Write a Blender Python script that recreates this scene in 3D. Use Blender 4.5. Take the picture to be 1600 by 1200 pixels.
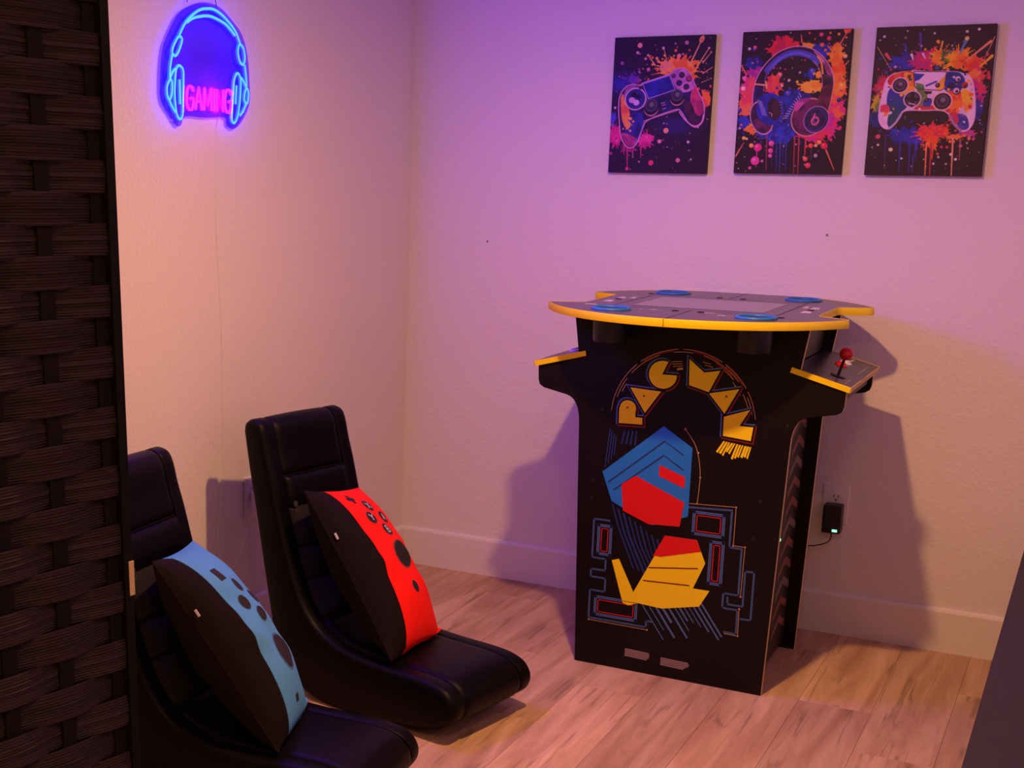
import bpy, bmesh, math, random
import numpy as np
from mathutils import Vector, Matrix
from mathutils.geometry import tessellate_polygon

for o in list(bpy.data.objects):
    bpy.data.objects.remove(o)
scene = bpy.context.scene
COL = scene.collection
random.seed(7)
PI = math.pi

# ------------------------------------------------------------------ camera
CAM = Vector((2.0742, -4.2219, 1.3474))
yaw, pitch, roll = 0.518, 0.1959, 0.0147
fwd = Vector((-math.sin(yaw)*math.cos(pitch), math.cos(yaw)*math.cos(pitch), -math.sin(pitch)))
right0 = Vector((math.cos(yaw), math.sin(yaw), 0))
up0 = right0.cross(fwd)
right = right0*math.cos(roll) + up0*math.sin(roll)
up = up0*math.cos(roll) - right0*math.sin(roll)
cd = bpy.data.cameras.new('camera')
cam = bpy.data.objects.new('camera', cd)
COL.objects.link(cam)
M = Matrix((right, up, -fwd)).transposed().to_4x4()
M.translation = CAM
cam.matrix_world = M
cd.sensor_fit = 'HORIZONTAL'
cd.sensor_width = 36.0
cd.lens = 36.0*2169.4/1600.0
cd.shift_x = (800-500.19)/1600.0
cd.shift_y = (691.34-600)/1600.0
cd.clip_start = 0.02
scene.camera = cam

# ------------------------------------------------------------------ world, lights, exposure
LAMP_POS = Vector((1.26, -1.57, 1.98))
LAMP_W = 29.5
LAMP_RGB = (1.0, 0.49, 0.19)
LAMP_R = 0.035
NEON_BLUE = ((0.0001, 0.0015, 1.0), 420.0)      # light-giving front of the blue flex: colour, strength
NEON_PINK = ((1.0, 0.00002, 0.75), 300.0)
NEON_BLUE_SIDE = ((0.001, 0.006, 1.0), 17.0)    # dim glow through the sides of the flex
NEON_PINK_SIDE = ((0.5, 0.002, 1.0), 6.0)
EXPOSURE = 0.0
w = bpy.data.worlds.new('world')
scene.world = w
w.use_nodes = True
w.node_tree.nodes['Background'].inputs[0].default_value = (0.05, 0.03, 0.05, 1)
w.node_tree.nodes['Background'].inputs[1].default_value = 0.02
vs = scene.view_settings
scene.display_settings.display_device = 'sRGB'
vs.view_transform = 'Standard'
vs.look = 'None'
vs.exposure = EXPOSURE
vs.gamma = 1.0
vs.use_curve_mapping = False
ld = bpy.data.lights.new('lamp_bulb_light', 'AREA')
ld.energy = LAMP_W
ld.color = LAMP_RGB
ld.shape = 'DISK'
ld.size = 2*LAMP_R
lamp_light = bpy.data.objects.new('lamp_bulb_light', ld)
COL.objects.link(lamp_light)
lamp_light.location = LAMP_POS

# added warm fill light overhead, out of view, lifts the back wall and shadows
FILL_POS = Vector((2.05, -3.75, 2.415))
fd = bpy.data.lights.new('added_fill_glow', 'AREA')
fd.energy = 14.0
fd.color = LAMP_RGB
fd.shape = 'DISK'
fd.size = 0.26
fill_light = bpy.data.objects.new('added_fill_glow', fd)
COL.objects.link(fill_light)
fill_light.location = FILL_POS

# ------------------------------------------------------------------ helpers
def s2l(c):
    return tuple((x/12.92 if x <= 0.04045 else ((x+0.055)/1.055)**2.4) for x in c)

def rgb(r, g, b):
    return s2l((r/255.0, g/255.0, b/255.0))

def mat(name, color, rough=0.6, metal=0.0, emit=None, strength=1.0, noise=None, bump=None, spec=0.5, coat=0.0):
    """node material; noise=(scale, amount) varies the colour, bump=(scale, strength, distance)"""
    m = bpy.data.materials.new(name)
    m.use_nodes = True
    nt = m.node_tree
    b = nt.nodes['Principled BSDF']
    b.inputs['Base Color'].default_value = (*color, 1)
    b.inputs['Roughness'].default_value = rough
    b.inputs['Metallic'].default_value = metal
    b.inputs['Specular IOR Level'].default_value = spec
    b.inputs['Coat Weight'].default_value = coat
    tc = nt.nodes.new('ShaderNodeTexCoord')
    if noise:
        n = nt.nodes.new('ShaderNodeTexNoise')
        n.inputs['Scale'].default_value = noise[0]
        n.inputs['Detail'].default_value = 6
        nt.links.new(tc.outputs['Object'], n.inputs['Vector'])
        mp = nt.nodes.new('ShaderNodeMapRange')
        mp.inputs['To Min'].default_value = 1-noise[1]
        mp.inputs['To Max'].default_value = 1+noise[1]
        nt.links.new(n.outputs['Fac'], mp.inputs['Value'])
        mx = nt.nodes.new('ShaderNodeVectorMath')
        mx.operation = 'SCALE'
        mx.inputs[0].default_value = color
        nt.links.new(mp.outputs['Result'], mx.inputs['Scale'])
        nt.links.new(mx.outputs['Vector'], b.inputs['Base Color'])
    if bump:
        n2 = nt.nodes.new('ShaderNodeTexNoise')
        n2.inputs['Scale'].default_value = bump[0]
        n2.inputs['Detail'].default_value = 4
        nt.links.new(tc.outputs['Object'], n2.inputs['Vector'])
        bp = nt.nodes.new('ShaderNodeBump')
        bp.inputs['Strength'].default_value = bump[1]
        bp.inputs['Distance'].default_value = bump[2]
        nt.links.new(n2.outputs['Fac'], bp.inputs['Height'])
        nt.links.new(bp.outputs['Normal'], b.inputs['Normal'])
    if emit:
        b.inputs['Emission Color'].default_value = (*emit, 1)
        b.inputs['Emission Strength'].default_value = strength
    return m

def link(name, me, parent=None):
    o = bpy.data.objects.new(name, me)
    COL.objects.link(o)
    if parent is not None:
        o.parent = parent
    return o

def mesh_obj(name, bm, m, parent=None, smooth=False, loc=None):
    me = bpy.data.meshes.new(name)
    bmesh.ops.recalc_face_normals(bm, faces=bm.faces)
    bm.to_mesh(me)
    bm.free()
    for mm in (m if isinstance(m, (list, tuple)) else [m]):
        me.materials.append(mm)
    if smooth:
        me.polygons.foreach_set('use_smooth', [True]*len(me.polygons))
        if smooth == 'auto':
            me.set_sharp_from_angle(angle=math.radians(38))
    o = link(name, me, parent)
    if loc is not None:
        o.location = loc
    return o

def islands(bm):
    bm.verts.ensure_lookup_table()
    seen, out = set(), []
    for v in bm.verts:
        if v in seen:
            continue
        st, comp = [v], []
        seen.add(v)
        while st:
            a = st.pop(); comp.append(a)
            for e in a.link_edges:
                b = e.other_vert(a)
                if b not in seen:
                    seen.add(b); st.append(b)
        out.append(comp)
    return out

def mesh_parts(name, bm, m, parent=None, smooth=False):
    """every separate piece of bm becomes a part of its own"""
    bmesh.ops.recalc_face_normals(bm, faces=bm.faces)
    objs = []
    for comp in islands(bm):
        b2 = bmesh.new()
        mp = {v: b2.verts.new(v.co) for v in comp}
        for f in {f for v in comp for f in v.link_faces}:
            nf = b2.faces.new([mp[v] for v in f.verts])
            nf.material_index = f.material_index
        objs.append(mesh_obj(name, b2, m, parent, smooth))
    bm.free()
    return objs

def stuff(o):
    o['kind'] = 'stuff'
    return o

def thing(name, label, cat, loc=(0, 0, 0), rotz=0.0, group=None):
    o = bpy.data.objects.new(name, None)
    o.empty_display_size = 0.05
    COL.objects.link(o)
    o.location = loc
    o.rotation_euler = (0, 0, rotz)
    tag(o, label, cat, group)
    return o

def tag(o, label, cat, group=None):
    o['label'] = label
    o['category'] = cat
    if group:
        o['group'] = group
    return o

def structure(o, label=None):
    o['kind'] = 'structure'
    if label:
        o['label'] = label
    return o

def box(bm, x0, x1, y0, y1, z0, z1, bev=0.0, seg=2):
    vs_ = [bm.verts.new(p) for p in ((x0, y0, z0), (x1, y0, z0), (x1, y1, z0), (x0, y1, z0),
                                     (x0, y0, z1), (x1, y0, z1), (x1, y1, z1), (x0, y1, z1))]
    fs = [bm.faces.new([vs_[i] for i in f]) for f in ((3, 2, 1, 0), (4, 5, 6, 7), (0, 1, 5, 4), (1, 2, 6, 5), (2, 3, 7, 6), (3, 0, 4, 7))]
    if bev > 0:
        es = list({e for f in fs for e in f.edges})
        bmesh.ops.bevel(bm, geom=es, offset=bev, segments=seg, affect='EDGES', profile=0.5)
    return bm

def newbox(*a, **k):
    return box(bmesh.new(), *a, **k)

def prism(bm, pts, plane, a, b, bev=0.0, seg=2):
    """extrude the 2-D outline pts from a to b along the axis left out of plane ('xz','xy','yz')"""
    def P(p, h):
        return {'xz': (p[0], h, p[1]), 'xy': (p[0], p[1], h), 'yz': (h, p[0], p[1])}[plane]
    va = [bm.verts.new(P(p, a)) for p in pts]
    vb = [bm.verts.new(P(p, b)) for p in pts]
    n = len(pts)
    fa = bm.faces.new(va)
    fb = bm.faces.new(vb[::-1])
    for i in range(n):
        bm.faces.new((va[i], vb[i], vb[(i+1) % n], va[(i+1) % n]))
    if bev > 0:
        es = list(fa.edges)+list(fb.edges)
        bmesh.ops.bevel(bm, geom=es, offset=bev, segments=seg, affect='EDGES', profile=0.5)
    return bm

def lathe(bm, prof, seg=24, axis='z', c=(0, 0, 0)):
    rings = []
    for r, h in prof:
        ring = []
        for i in range(seg):
            a = 2*PI*i/seg
            p = {'z': (r*math.cos(a), r*math.sin(a), h), 'y': (r*math.cos(a), h, r*math.sin(a)), 'x': (h, r*math.cos(a), r*math.sin(a))}[axis]
            ring.append(bm.verts.new((p[0]+c[0], p[1]+c[1], p[2]+c[2])))
        rings.append(ring)
    for A, B in zip(rings[:-1], rings[1:]):
        for i in range(seg):
            bm.faces.new((A[i], A[(i+1) % seg], B[(i+1) % seg], B[i]))
    bm.faces.new(rings[0][::-1])
    bm.faces.new(rings[-1])
    return bm

def catmull(pts, n=6, closed=False):
    out = []
    m = len(pts)
    rng = range(m if closed else m-1)
    for i in rng:
        if closed:
            p0, p1, p2, p3 = pts[(i-1) % m], pts[i], pts[(i+1) % m], pts[(i+2) % m]
        else:
            p0, p1, p2, p3 = pts[max(i-1, 0)], pts[i], pts[i+1], pts[min(i+2, m-1)]
        for k in range(n):
            t = k/n
            out.append(tuple(0.5*(2*b+(c-a)*t+(2*a-5*b+4*c-d)*t*t+(3*b-a-3*c+d)*t**3) for a, b, c, d in zip(p0, p1, p2, p3)))
    if not closed:
        out.append(tuple(pts[-1]))
    return out

def tube(bm, pts, r, seg=8, closed=False):
    pts = [Vector(p) for p in pts]
    n = len(pts)
    rings = []
    prev = None
    for i, p in enumerate(pts):
        if closed:
            t = (pts[(i+1) % n]-pts[(i-1) % n])
        else:
            t = pts[min(i+1, n-1)]-pts[max(i-1, 0)]
        t = t.normalized() if t.length > 1e-9 else Vector((0, 0, 1))
        if prev is None:
            ref = Vector((1, 0, 0)) if abs(t.x) < 0.8 else Vector((0, 0, 1))
            u = t.cross(ref).normalized()
        else:
            u = (prev-t*prev.dot(t)).normalized()
        prev = u
        v = t.cross(u)
        rings.append([bm.verts.new(p+(u*math.cos(2*PI*k/seg)+v*math.sin(2*PI*k/seg))*r) for k in range(seg)])
    pairs = list(zip(rings[:-1], rings[1:]))
    if closed:
        pairs.append((rings[-1], rings[0]))
    for A, B in pairs:
        for k in range(seg):
            bm.faces.new((A[k], A[(k+1) % seg], B[(k+1) % seg], B[k]))
    if not closed:
        bm.faces.new(rings[0][::-1])
        bm.faces.new(rings[-1])
    return bm

def flat_poly(bm, pts3):
    """triangulated flat polygon"""
    vv = [Vector(p) for p in pts3]
    vs_ = [bm.verts.new(p) for p in vv]
    for t in tessellate_polygon([vv]):
        try:
            bm.faces.new([vs_[i] for i in t])
        except ValueError:
            pass

def offset_poly(pts, d):
    n = len(pts)
    area = sum(pts[i][0]*pts[(i+1) % n][1]-pts[(i+1) % n][0]*pts[i][1] for i in range(n))
    sgn = 1 if area > 0 else -1
    out = []
    for i in range(n):
        a, b, c = Vector(pts[i-1]), Vector(pts[i]), Vector(pts[(i+1) % n])
        e1 = (b-a).normalized()
        e2 = (c-b).normalized()
        n1 = Vector((e1.y, -e1.x))*sgn
        n2 = Vector((e2.y, -e2.x))*sgn
        m = (n1+n2)
        k = max(0.45, 1+n1.dot(n2))
        out.append(tuple(b+m*(d/k)))
    return out

# ------------------------------------------------------------------ materials
M_wall = mat('painted_wall', (0.80, 0.765, 0.73), 0.75, bump=(85, 0.45, 0.004), spec=0.25)
M_ceil = mat('ceiling_paint', (0.80, 0.78, 0.75), 0.9)
M_base = mat('baseboard_paint', (0.80, 0.77, 0.74), 0.45, bump=(30, 0.05, 0.002))
M_black = mat('black_laminate', (0.0045, 0.0032, 0.0042), 0.45, bump=(300, 0.04, 0.001), spec=0.22)
M_edge = mat('pale_board_edge', rgb(225, 200, 140), 0.6, noise=(40, 0.1))
M_yellow = mat('yellow_edging', rgb(246, 222, 10), 0.35, noise=(25, 0.05))
M_top = mat('tabletop_print', (0.045, 0.028, 0.040), 0.30, bump=(400, 0.05, 0.0006), spec=0.9)
M_glass = mat('screen_cover', (0.085, 0.065, 0.080), 0.16, spec=1.0, noise=(8, 0.1))
M_cupblue = mat('blue_plastic', rgb(40, 120, 190), 0.4, noise=(20, 0.05))
M_cupin = mat('dark_blue_plastic', rgb(18, 55, 110), 0.5, noise=(20, 0.05))
M_redball = mat('red_plastic', rgb(205, 20, 30), 0.3, noise=(20, 0.05))
M_white = mat('white_plastic', (0.78, 0.76, 0.74), 0.4, noise=(20, 0.03))
M_shaft = mat('black_plastic', (0.006, 0.006, 0.007), 0.4, noise=(60, 0.1))
M_green = mat('green_indicator', (0.05, 0.4, 0.15), 0.4, emit=(0.25, 1.0, 0.45), strength=2.2, noise=(20, 0.02))

# ------------------------------------------------------------------ room shell
RX, RY, RZ = 2.62, -5.0, 2.44
floor = structure(mesh_obj('floor', newbox(-0.1, RX+0.1, RY-0.1, 0.1, -0.06, -0.0065), mat('underlay', (0.05, 0.035, 0.025), 0.9, noise=(9, 0.1))), 'light oak plank floor')
wl = structure(mesh_obj('wall_left', newbox(-0.1, 0, RY-0.1, 0.1, -0.06, RZ), M_wall), 'cream left wall with a fine orange-peel texture')
wb = structure(mesh_obj('wall_back', newbox(0, RX, 0, 0.1, -0.06, RZ), M_wall), 'cream back wall with a fine orange-peel texture')
structure(mesh_obj('wall_right', newbox(RX, RX+0.1, RY-0.1, 0.1, -0.06, RZ), M_wall))
structure(mesh_obj('wall_front', newbox(0, RX, RY-0.1, RY, -0.06, RZ), M_wall))
structure(mesh_obj('ceiling', newbox(-0.1, RX+0.1, RY-0.1, 0.1, RZ, RZ+0.1), M_ceil))

HB, TB = 0.128, 0.014
def base_profile():
    return [(0, 0), (TB, 0), (TB, HB-0.010), (TB-0.003, HB-0.003), (TB-0.008, HB), (0, HB)]
bm = bmesh.new(); prism(bm, [(-p[0], p[1]) for p in base_profile()], 'yz', 0, RX)
structure(mesh_obj('baseboard_back', bm, M_base))
bm = bmesh.new(); prism(bm, base_profile(), 'xz', RY, -TB)
structure(mesh_obj('baseboard_left', bm, M_base))
bm = bmesh.new(); prism(bm, [(RX-p[0], p[1]) for p in base_profile()], 'xz', RY, -TB)
structure(mesh_obj('baseboard_right', bm, M_base))

# small dents and scuffs in the back wall paint
M_scuff = mat('wall_scuff', (0.30, 0.24, 0.24), 0.9, noise=(200, 0.3))
for (x, z, r) in ((0.283, 1.118, 0.004), (1.335, 1.176, 0.004)):
    bm = bmesh.new()
    lathe(bm, [(r, -0.0006), (r*0.7, -0.0011)], 10, 'y', (x, 0, z))
    o = mesh_obj('scuff', bm, M_scuff, wb)

# ------------------------------------------------------------------ floor planks
def plank_material():
    m = bpy.data.materials.new('oak_plank')
    m.use_nodes = True
    nt = m.node_tree
    L = nt.links.new
    b = nt.nodes['Principled BSDF']
    b.inputs['Roughness'].default_value = 0.55
    b.inputs['Specular IOR Level'].default_value = 0.35
    oi = nt.nodes.new('ShaderNodeObjectInfo')
    tc = nt.nodes.new('ShaderNodeTexCoord')
    off = nt.nodes.new('ShaderNodeVectorMath'); off.operation = 'MULTIPLY_ADD'
    comb = nt.nodes.new('ShaderNodeCombineXYZ')
    mul = nt.nodes.new('ShaderNodeMath'); mul.operation = 'MULTIPLY'; mul.inputs[1].default_value = 37.0
    L(oi.outputs['Random'], mul.inputs[0])
    L(mul.outputs[0], comb.inputs[0]); L(mul.outputs[0], comb.inputs[1])
    off.inputs[1].default_value = (1, 1, 1)
    L(tc.outputs['Object'], off.inputs[0]); L(comb.outputs[0], off.inputs[2])
    def stretched(sx, sy):
        mp = nt.nodes.new('ShaderNodeMapping')
        mp.inputs['Scale'].default_value = (sx, sy, 1)
        L(off.outputs[0], mp.inputs['Vector'])
        return mp.outputs[0]
    def noise(vec, scale, detail=5, rough=0.6, dist=0.0):
        n = nt.nodes.new('ShaderNodeTexNoise')
        n.inputs['Scale'].default_value = scale
        n.inputs['Detail'].default_value = detail
        n.inputs['Roughness'].default_value = rough
        n.inputs['Distortion'].default_value = dist
        L(vec, n.inputs['Vector'])
        return n.outputs['Fac']
    ramp = nt.nodes.new('ShaderNodeValToRGB')
    ramp.color_ramp.elements[0].position = 0.30
    ramp.color_ramp.elements[0].color = (*rgb(180, 140, 106), 1)
    ramp.color_ramp.elements[1].position = 0.68
    ramp.color_ramp.elements[1].color = (*rgb(226, 192, 154), 1)
    e = ramp.color_ramp.elements.new(0.5); e.color = (*rgb(204, 168, 130), 1)
    L(noise(stretched(8, 0.9), 2.0, 5, 0.55, 0.8), ramp.inputs[0])
    # fine fibres
    fib = nt.nodes.new('ShaderNodeMapRange')
    fib.inputs['From Min'].default_value = 0.3; fib.inputs['From Max'].default_value = 0.7
    fib.inputs['To Min'].default_value = 0.93; fib.inputs['To Max'].default_value = 1.04
    L(noise(stretched(120, 2.5), 3.0, 4), fib.inputs['Value'])
    # cracks and cathedral lines: thin band of a warped noise
    cr = noise(stretched(9.0, 0.5), 1.5, 3, 0.5, 0.3)
    sub = nt.nodes.new('ShaderNodeMath'); sub.operation = 'SUBTRACT'; sub.inputs[1].default_value = 0.5
    ab = nt.nodes.new('ShaderNodeMath'); ab.operation = 'ABSOLUTE'
    L(cr, sub.inputs[0]); L(sub.outputs[0], ab.inputs[0])
    band = nt.nodes.new('ShaderNodeMapRange')
    band.inputs['From Min'].default_value = 0.0; band.inputs['From Max'].default_value = 0.022
    band.inputs['To Min'].default_value = 0.0; band.inputs['To Max'].default_value = 1.0
    L(ab.outputs[0], band.inputs['Value'])
    gate = nt.nodes.new('ShaderNodeMapRange')
    gate.inputs['From Min'].default_value = 0.49; gate.inputs['From Max'].default_value = 0.60
    L(noise(stretched(3, 1.5), 2.0, 2), gate.inputs['Value'])
    mxm = nt.nodes.new('ShaderNodeMath'); mxm.operation = 'MAXIMUM'
    inv = nt.nodes.new('ShaderNodeMath'); inv.operation = 'SUBTRACT'; inv.inputs[0].default_value = 1.0
    L(gate.outputs[0], inv.inputs[1])
    L(band.outputs[0], mxm.inputs[0]); L(inv.outputs[0], mxm.inputs[1])
    crk = nt.nodes.new('ShaderNodeMapRange'); crk.inputs['To Min'].default_value = 0.58
    L(mxm.outputs[0], crk.inputs['Value'])
    # each plank its own tone
    tone = nt.nodes.new('ShaderNodeMapRange'); tone.inputs['To Min'].default_value = 0.72; tone.inputs['To Max'].default_value = 1.06
    L(oi.outputs['Random'], tone.inputs['Value'])
    m1 = nt.nodes.new('ShaderNodeMath'); m1.operation = 'MULTIPLY'
    m2 = nt.nodes.new('ShaderNodeMath'); m2.operation = 'MULTIPLY'
    L(fib.outputs[0], m1.inputs[0]); L(crk.outputs[0], m1.inputs[1])
    L(m1.outputs[0], m2.inputs[0]); L(tone.outputs[0], m2.inputs[1])
    sc = nt.nodes.new('ShaderNodeVectorMath'); sc.operation = 'SCALE'
    L(ramp.outputs[0], sc.inputs[0]); L(m2.outputs[0], sc.inputs['Scale'])
    L(sc.outputs[0], b.inputs['Base Color'])
    bp = nt.nodes.new('ShaderNodeBump'); bp.inputs['Strength'].default_value = 0.15; bp.inputs['Distance'].default_value = 0.001
    L(m1.outputs[0], bp.inputs['Height']); L(bp.outputs[0], b.inputs['Normal'])
    return m
M_plank = plank_material()
PW, PL, GAP = 0.178, 1.22, 0.0003
plank_mesh = {}
def plank(x0, x1, y0, y1):
    key = (round(x1-x0, 4), round(y1-y0, 4))
    if key not in plank_mesh:
        b_ = newbox(0, key[0], 0, key[1], -0.0065, 0, bev=0.0005, seg=1)
        me = bpy.data.meshes.new('floor_plank')
        bmesh.ops.recalc_face_normals(b_, faces=b_.faces)
        b_.to_mesh(me); b_.free()
        me.materials.append(M_plank)
        plank_mesh[key] = me
    o = link('floor_plank', plank_mesh[key], floor)
    o.location = (x0, y0, 0)
xs = 1.648-10*PW
k = 0
while xs < RX:
    xa, xb = max(xs+GAP, 0.001), min(xs+PW-GAP, RX-0.001)
    if xb-xa > 0.01:
        # stagger of the short joints; the ones seen right of the cabinet are set from the picture
        start = {9: -0.617, 10: -0.89, 8: -0.20, 6: -0.82, 7: -1.45, 11: -0.35}.get(k, -((k*0.467) % PL))
        y = start
        while y < -0.001:
            y += PL
        ytop = -0.001
        while ytop > RY+0.005:
            y -= PL
            yb = max(y, RY+0.001)
            if ytop-yb > 0.02:
                plank(xa, xb, yb+GAP, ytop-GAP)
            ytop = yb
    xs += PW
    k += 1

# ------------------------------------------------------------------ arcade cabinet
CX, CY = 1.1227, -0.42275          # centre of the cabinet on the floor
cab = thing('arcade_cabinet', 'black two-player stand-up arcade table with yellow-edged oval top, beside the back wall', 'arcade cabinet', (CX, CY, 0))
YF, YR = -0.2205, 0.2205            # outer faces of the two side panels, relative to the centre
HT = 0.9958
half = [(0.2555, 0.0), (0.2775, 0.650), (0.2795, 0.690), (0.287, 0.722), (0.306, 0.745), (0.345, 0.755), (0.384, 0.763), (0.396, 0.771),
        (0.400, 0.785), (0.4015, 0.822), (0.287, 0.853), (0.3045, HT-0.0205)]
half = [half[0]]+[(0.2775, 0.650)]+catmull(half[1:7], 3)[1:]+half[7:]
outline = [(x, z) for x, z in half]+[(-x, z) for x, z in half[::-1]]
TH = 0.017
for nm, ya, yb in (('side_panel', YF, YF+TH), ('side_panel', YR-TH, YR)):
    bm = bmesh.new()
    prism(bm, outline, 'xz', ya, yb)
    for f in bm.faces:
        f.material_index = 0 if abs(f.normal.y) > 0.5 or f.calc_center_median().z > 0.9 else 1
    bm.normal_update()
    for f in bm.faces:
        f.material_index = 0 if abs(f.normal.y) > 0.7 else 1
    mesh_obj(nm, bm, [M_black, M_edge], cab)
# recessed end panels below the decks, with printed chevrons
M_end = mat('end_panel_print', (0.018, 0.012, 0.014), 0.45, noise=(30, 0.2))
M_endart = mat('end_panel_chevron', rgb(132, 82, 76), 0.5, noise=(60, 0.25))
M_endart2 = mat('end_panel_grey', rgb(125, 108, 108), 0.5, noise=(60, 0.25))
for s in (-1, 1):
    bm = bmesh.new()
    pr = [(s*0.222, 0.02), (s*0.243, 0.735), (s*0.228, 0.735), (s*0.207, 0.02)]
    prism(bm, pr, 'xz', YF+TH+0.001, YR-TH-0.001)
    e = mesh_obj('end_panel', bm, M_end, cab)
    bm = bmesh.new()
    for i in range(11):
        z0 = 0.07+i*0.058
        xx = lambda z: s*(0.2223+0.021*(z-0.02)/0.715)
        c = [(-0.19, 0), (-0.10, 0.035), (-0.02, 0.0), (-0.02, 0.022), (-0.10, 0.057), (-0.19, 0.022)]
        for mir in (1, -1):
            flat_poly(bm, [(xx(z0+q[1]), mir*q[0], z0+q[1]) for q in c])
    for i, f in enumerate(bm.faces):
        f.material_index = 1 if (i//8) % 3 == 2 else 0
    stuff(mesh_obj('printed_chevrons', bm, [M_endart, M_endart2], e))
    # upper face above each deck and the board closing each deck underneath
    bm = bmesh.new()
    prism(bm, [(s*0.262, 0.845), (s*0.279, HT-0.021), (s*0.265, HT-0.021), (s*0.248, 0.845)], 'xz', YF+TH+0.001, YR-TH-0.001)
    mesh_obj('upper_face', bm, mat('glossy_black_face', (0.012, 0.010, 0.013), 0.25, noise=(20, 0.1)), cab)
    bm = newbox(min(s*0.372, s*0.388), max(s*0.372, s*0.388), YF+TH+0.001, YR-TH-0.001, 0.788, 0.823)
    mesh_obj('deck_front_board', bm, mat('grey_board', rgb(96, 84, 78), 0.6, noise=(30, 0.1)), cab)
# control decks
deck_ang = math.atan2(0.853-0.822, 0.4015-0.287)
for s in (1, -1):
    a, b_ = (s*0.2655, 0.8605), (s*0.4085, 0.8215)
    nx, nz = s*math.sin(deck_ang), math.cos(deck_ang)
    pr = [a, b_, (b_[0]+nx*0.013, b_[1]+nz*0.013), (a[0]+nx*0.013, a[1]+nz*0.013)]
    bm = bmesh.new()
    prism(bm, pr, 'xz', YF-0.004, YR+0.004)
    deck = mesh_obj('control_deck', bm, mat('deck_print', (0.022, 0.017, 0.020), 0.33, noise=(40, 0.15), spec=0.7), cab)
    for ya in (YF-0.0065, YR+0.004):
        bm = bmesh.new()
        prism(bm, [(p[0], p[1]+(0.0006 if i > 1 else -0.0006)) for i, p in enumerate(pr)], 'xz', ya, ya+0.0025)
        mesh_obj('edge_trim', bm, M_yellow, deck)
    bm = bmesh.new()
    prism(bm, [(pr[1][0], pr[1][1]-0.0006), (pr[1][0]+s*0.0025, pr[1][1]-0.0012), (pr[2][0]+s*0.0025, pr[2][1]), (pr[2][0], pr[2][1]+0.0006)], 'xz', YF-0.0065, YR+0.0065)
    mesh_obj('edge_trim', bm, mat('pale_yellow_edging', rgb(200, 165, 90), 0.45, noise=(25, 0.05)), deck)
    # frame of the deck surface: t = distance from the inner edge, y along the deck
    def dp(t, y, h=0.0):
        return (a[0]+nx*0.013+s*math.cos(deck_ang)*t+nx*h, y*s, a[1]+nz*0.013-math.sin(deck_ang)*t+nz*h)
    frame = Matrix.Translation(dp(0.098, -0.128)) @ Matrix.Rotation(s*deck_ang, 4, 'Y')
    def on_deck(name, bm, m, par, fr):
        bmesh.ops.transform(bm, matrix=fr, verts=bm.verts)
        return mesh_obj(name, bm, m, par, smooth='auto')
    js = on_deck('joystick', lathe(bmesh.new(), [(0.019, 0.0), (0.019, 0.0018), (0.0155, 0.0032), (0.0035, 0.0036), (0.0035, 0.052)], 24), M_shaft, deck, frame)
    bl = bmesh.new(); bmesh.ops.create_uvsphere(bl, u_segments=20, v_segments=12, radius=0.0165)
    bmesh.ops.translate(bl, verts=bl.verts, vec=(0, 0, 0.060))
    on_deck('joystick_ball', bl, M_redball, deck, frame)
    for (t, y, m) in ((0.075, 0.045, M_redball), (0.078, 0.095, M_white)):
        fr = Matrix.Translation(dp(t, y)) @ Matrix.Rotation(s*deck_ang, 4, 'Y')
        bt = on_deck('button_collar', lathe(bmesh.new(), [(0.0165, 0), (0.0165, 0.002), (0.013, 0.0045)], 22), m, deck, fr)
        on_deck('push_button', lathe(bmesh.new(), [(0.0112, 0.004), (0.0112, 0.0075), (0.009, 0.009)], 20), m, deck, fr)
    bm = bmesh.new()
    for (t0, t1, y0, y1) in ((0.128, 0.1305, -0.205, -0.10), (0.128, 0.1305, -0.03, 0.17), (0.025, 0.128, -0.208, -0.205), (0.085, 0.1275, -0.172, -0.168)):
        flat_poly(bm, [dp(t0, y0, 4e-4), dp(t1, y0, 4e-4), dp(t1, y1, 4e-4), dp(t0, y1, 4e-4)])
    mesh_parts('printed_line', bm, mat('print_grey', rgb(150, 140, 135), 0.5, noise=(80, 0.1)), deck)
    bm = bmesh.new()
    for (t0, t1, y0, y1) in ((0.060, 0.072, 0.135, 0.20), (0.080, 0.086, 0.145, 0.195)):
        flat_poly(bm, [dp(t0, y0, 4e-4), dp(t1, y0, 4e-4), dp(t1, y1, 4e-4), dp(t0, y1, 4e-4)])
    mesh_parts('printed_panel', bm, mat('print_cream', rgb(205, 185, 140), 0.5, noise=(80, 0.1)), deck)

# oval top with player notches
def top_outline(off=0.0):
    R = 0.424+off
    yc = 0.021
    pts = []
    a0 = math.asin(min(0.999, 0.378/R))
    for i in range(33):
        a_ = -a0+2*a0*i/32
        pts.append((R*math.sin(a_), -(yc+R*math.cos(a_))))
    k_ = off
    rt = [(0.386+k_, -0.204), (0.388+k_, -0.193), (0.384+k_, -0.183), (0.374+k_, -0.175+k_*.5), (0.345, -0.160+k_), (0.318+k_, -0.146+k_), (0.3075+k_, -0.135+k_*.5), (0.305+k_, -0.118),
          (0.305+k_, 0.118), (0.3075+k_, 0.135-k_*.5), (0.318+k_, 0.146-k_), (0.345, 0.160-k_), (0.374+k_, 0.175-k_*.5), (0.384+k_, 0.183), (0.388+k_, 0.193), (0.386+k_, 0.204)]
    pts += rt
    pts += [(-x, -y) for x, y in pts]
    return pts
TT = 0.019
top = mesh_obj('tabletop', prism(bmesh.new(), top_outline(), 'xy', HT-TT, HT), [M_top], cab)
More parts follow.
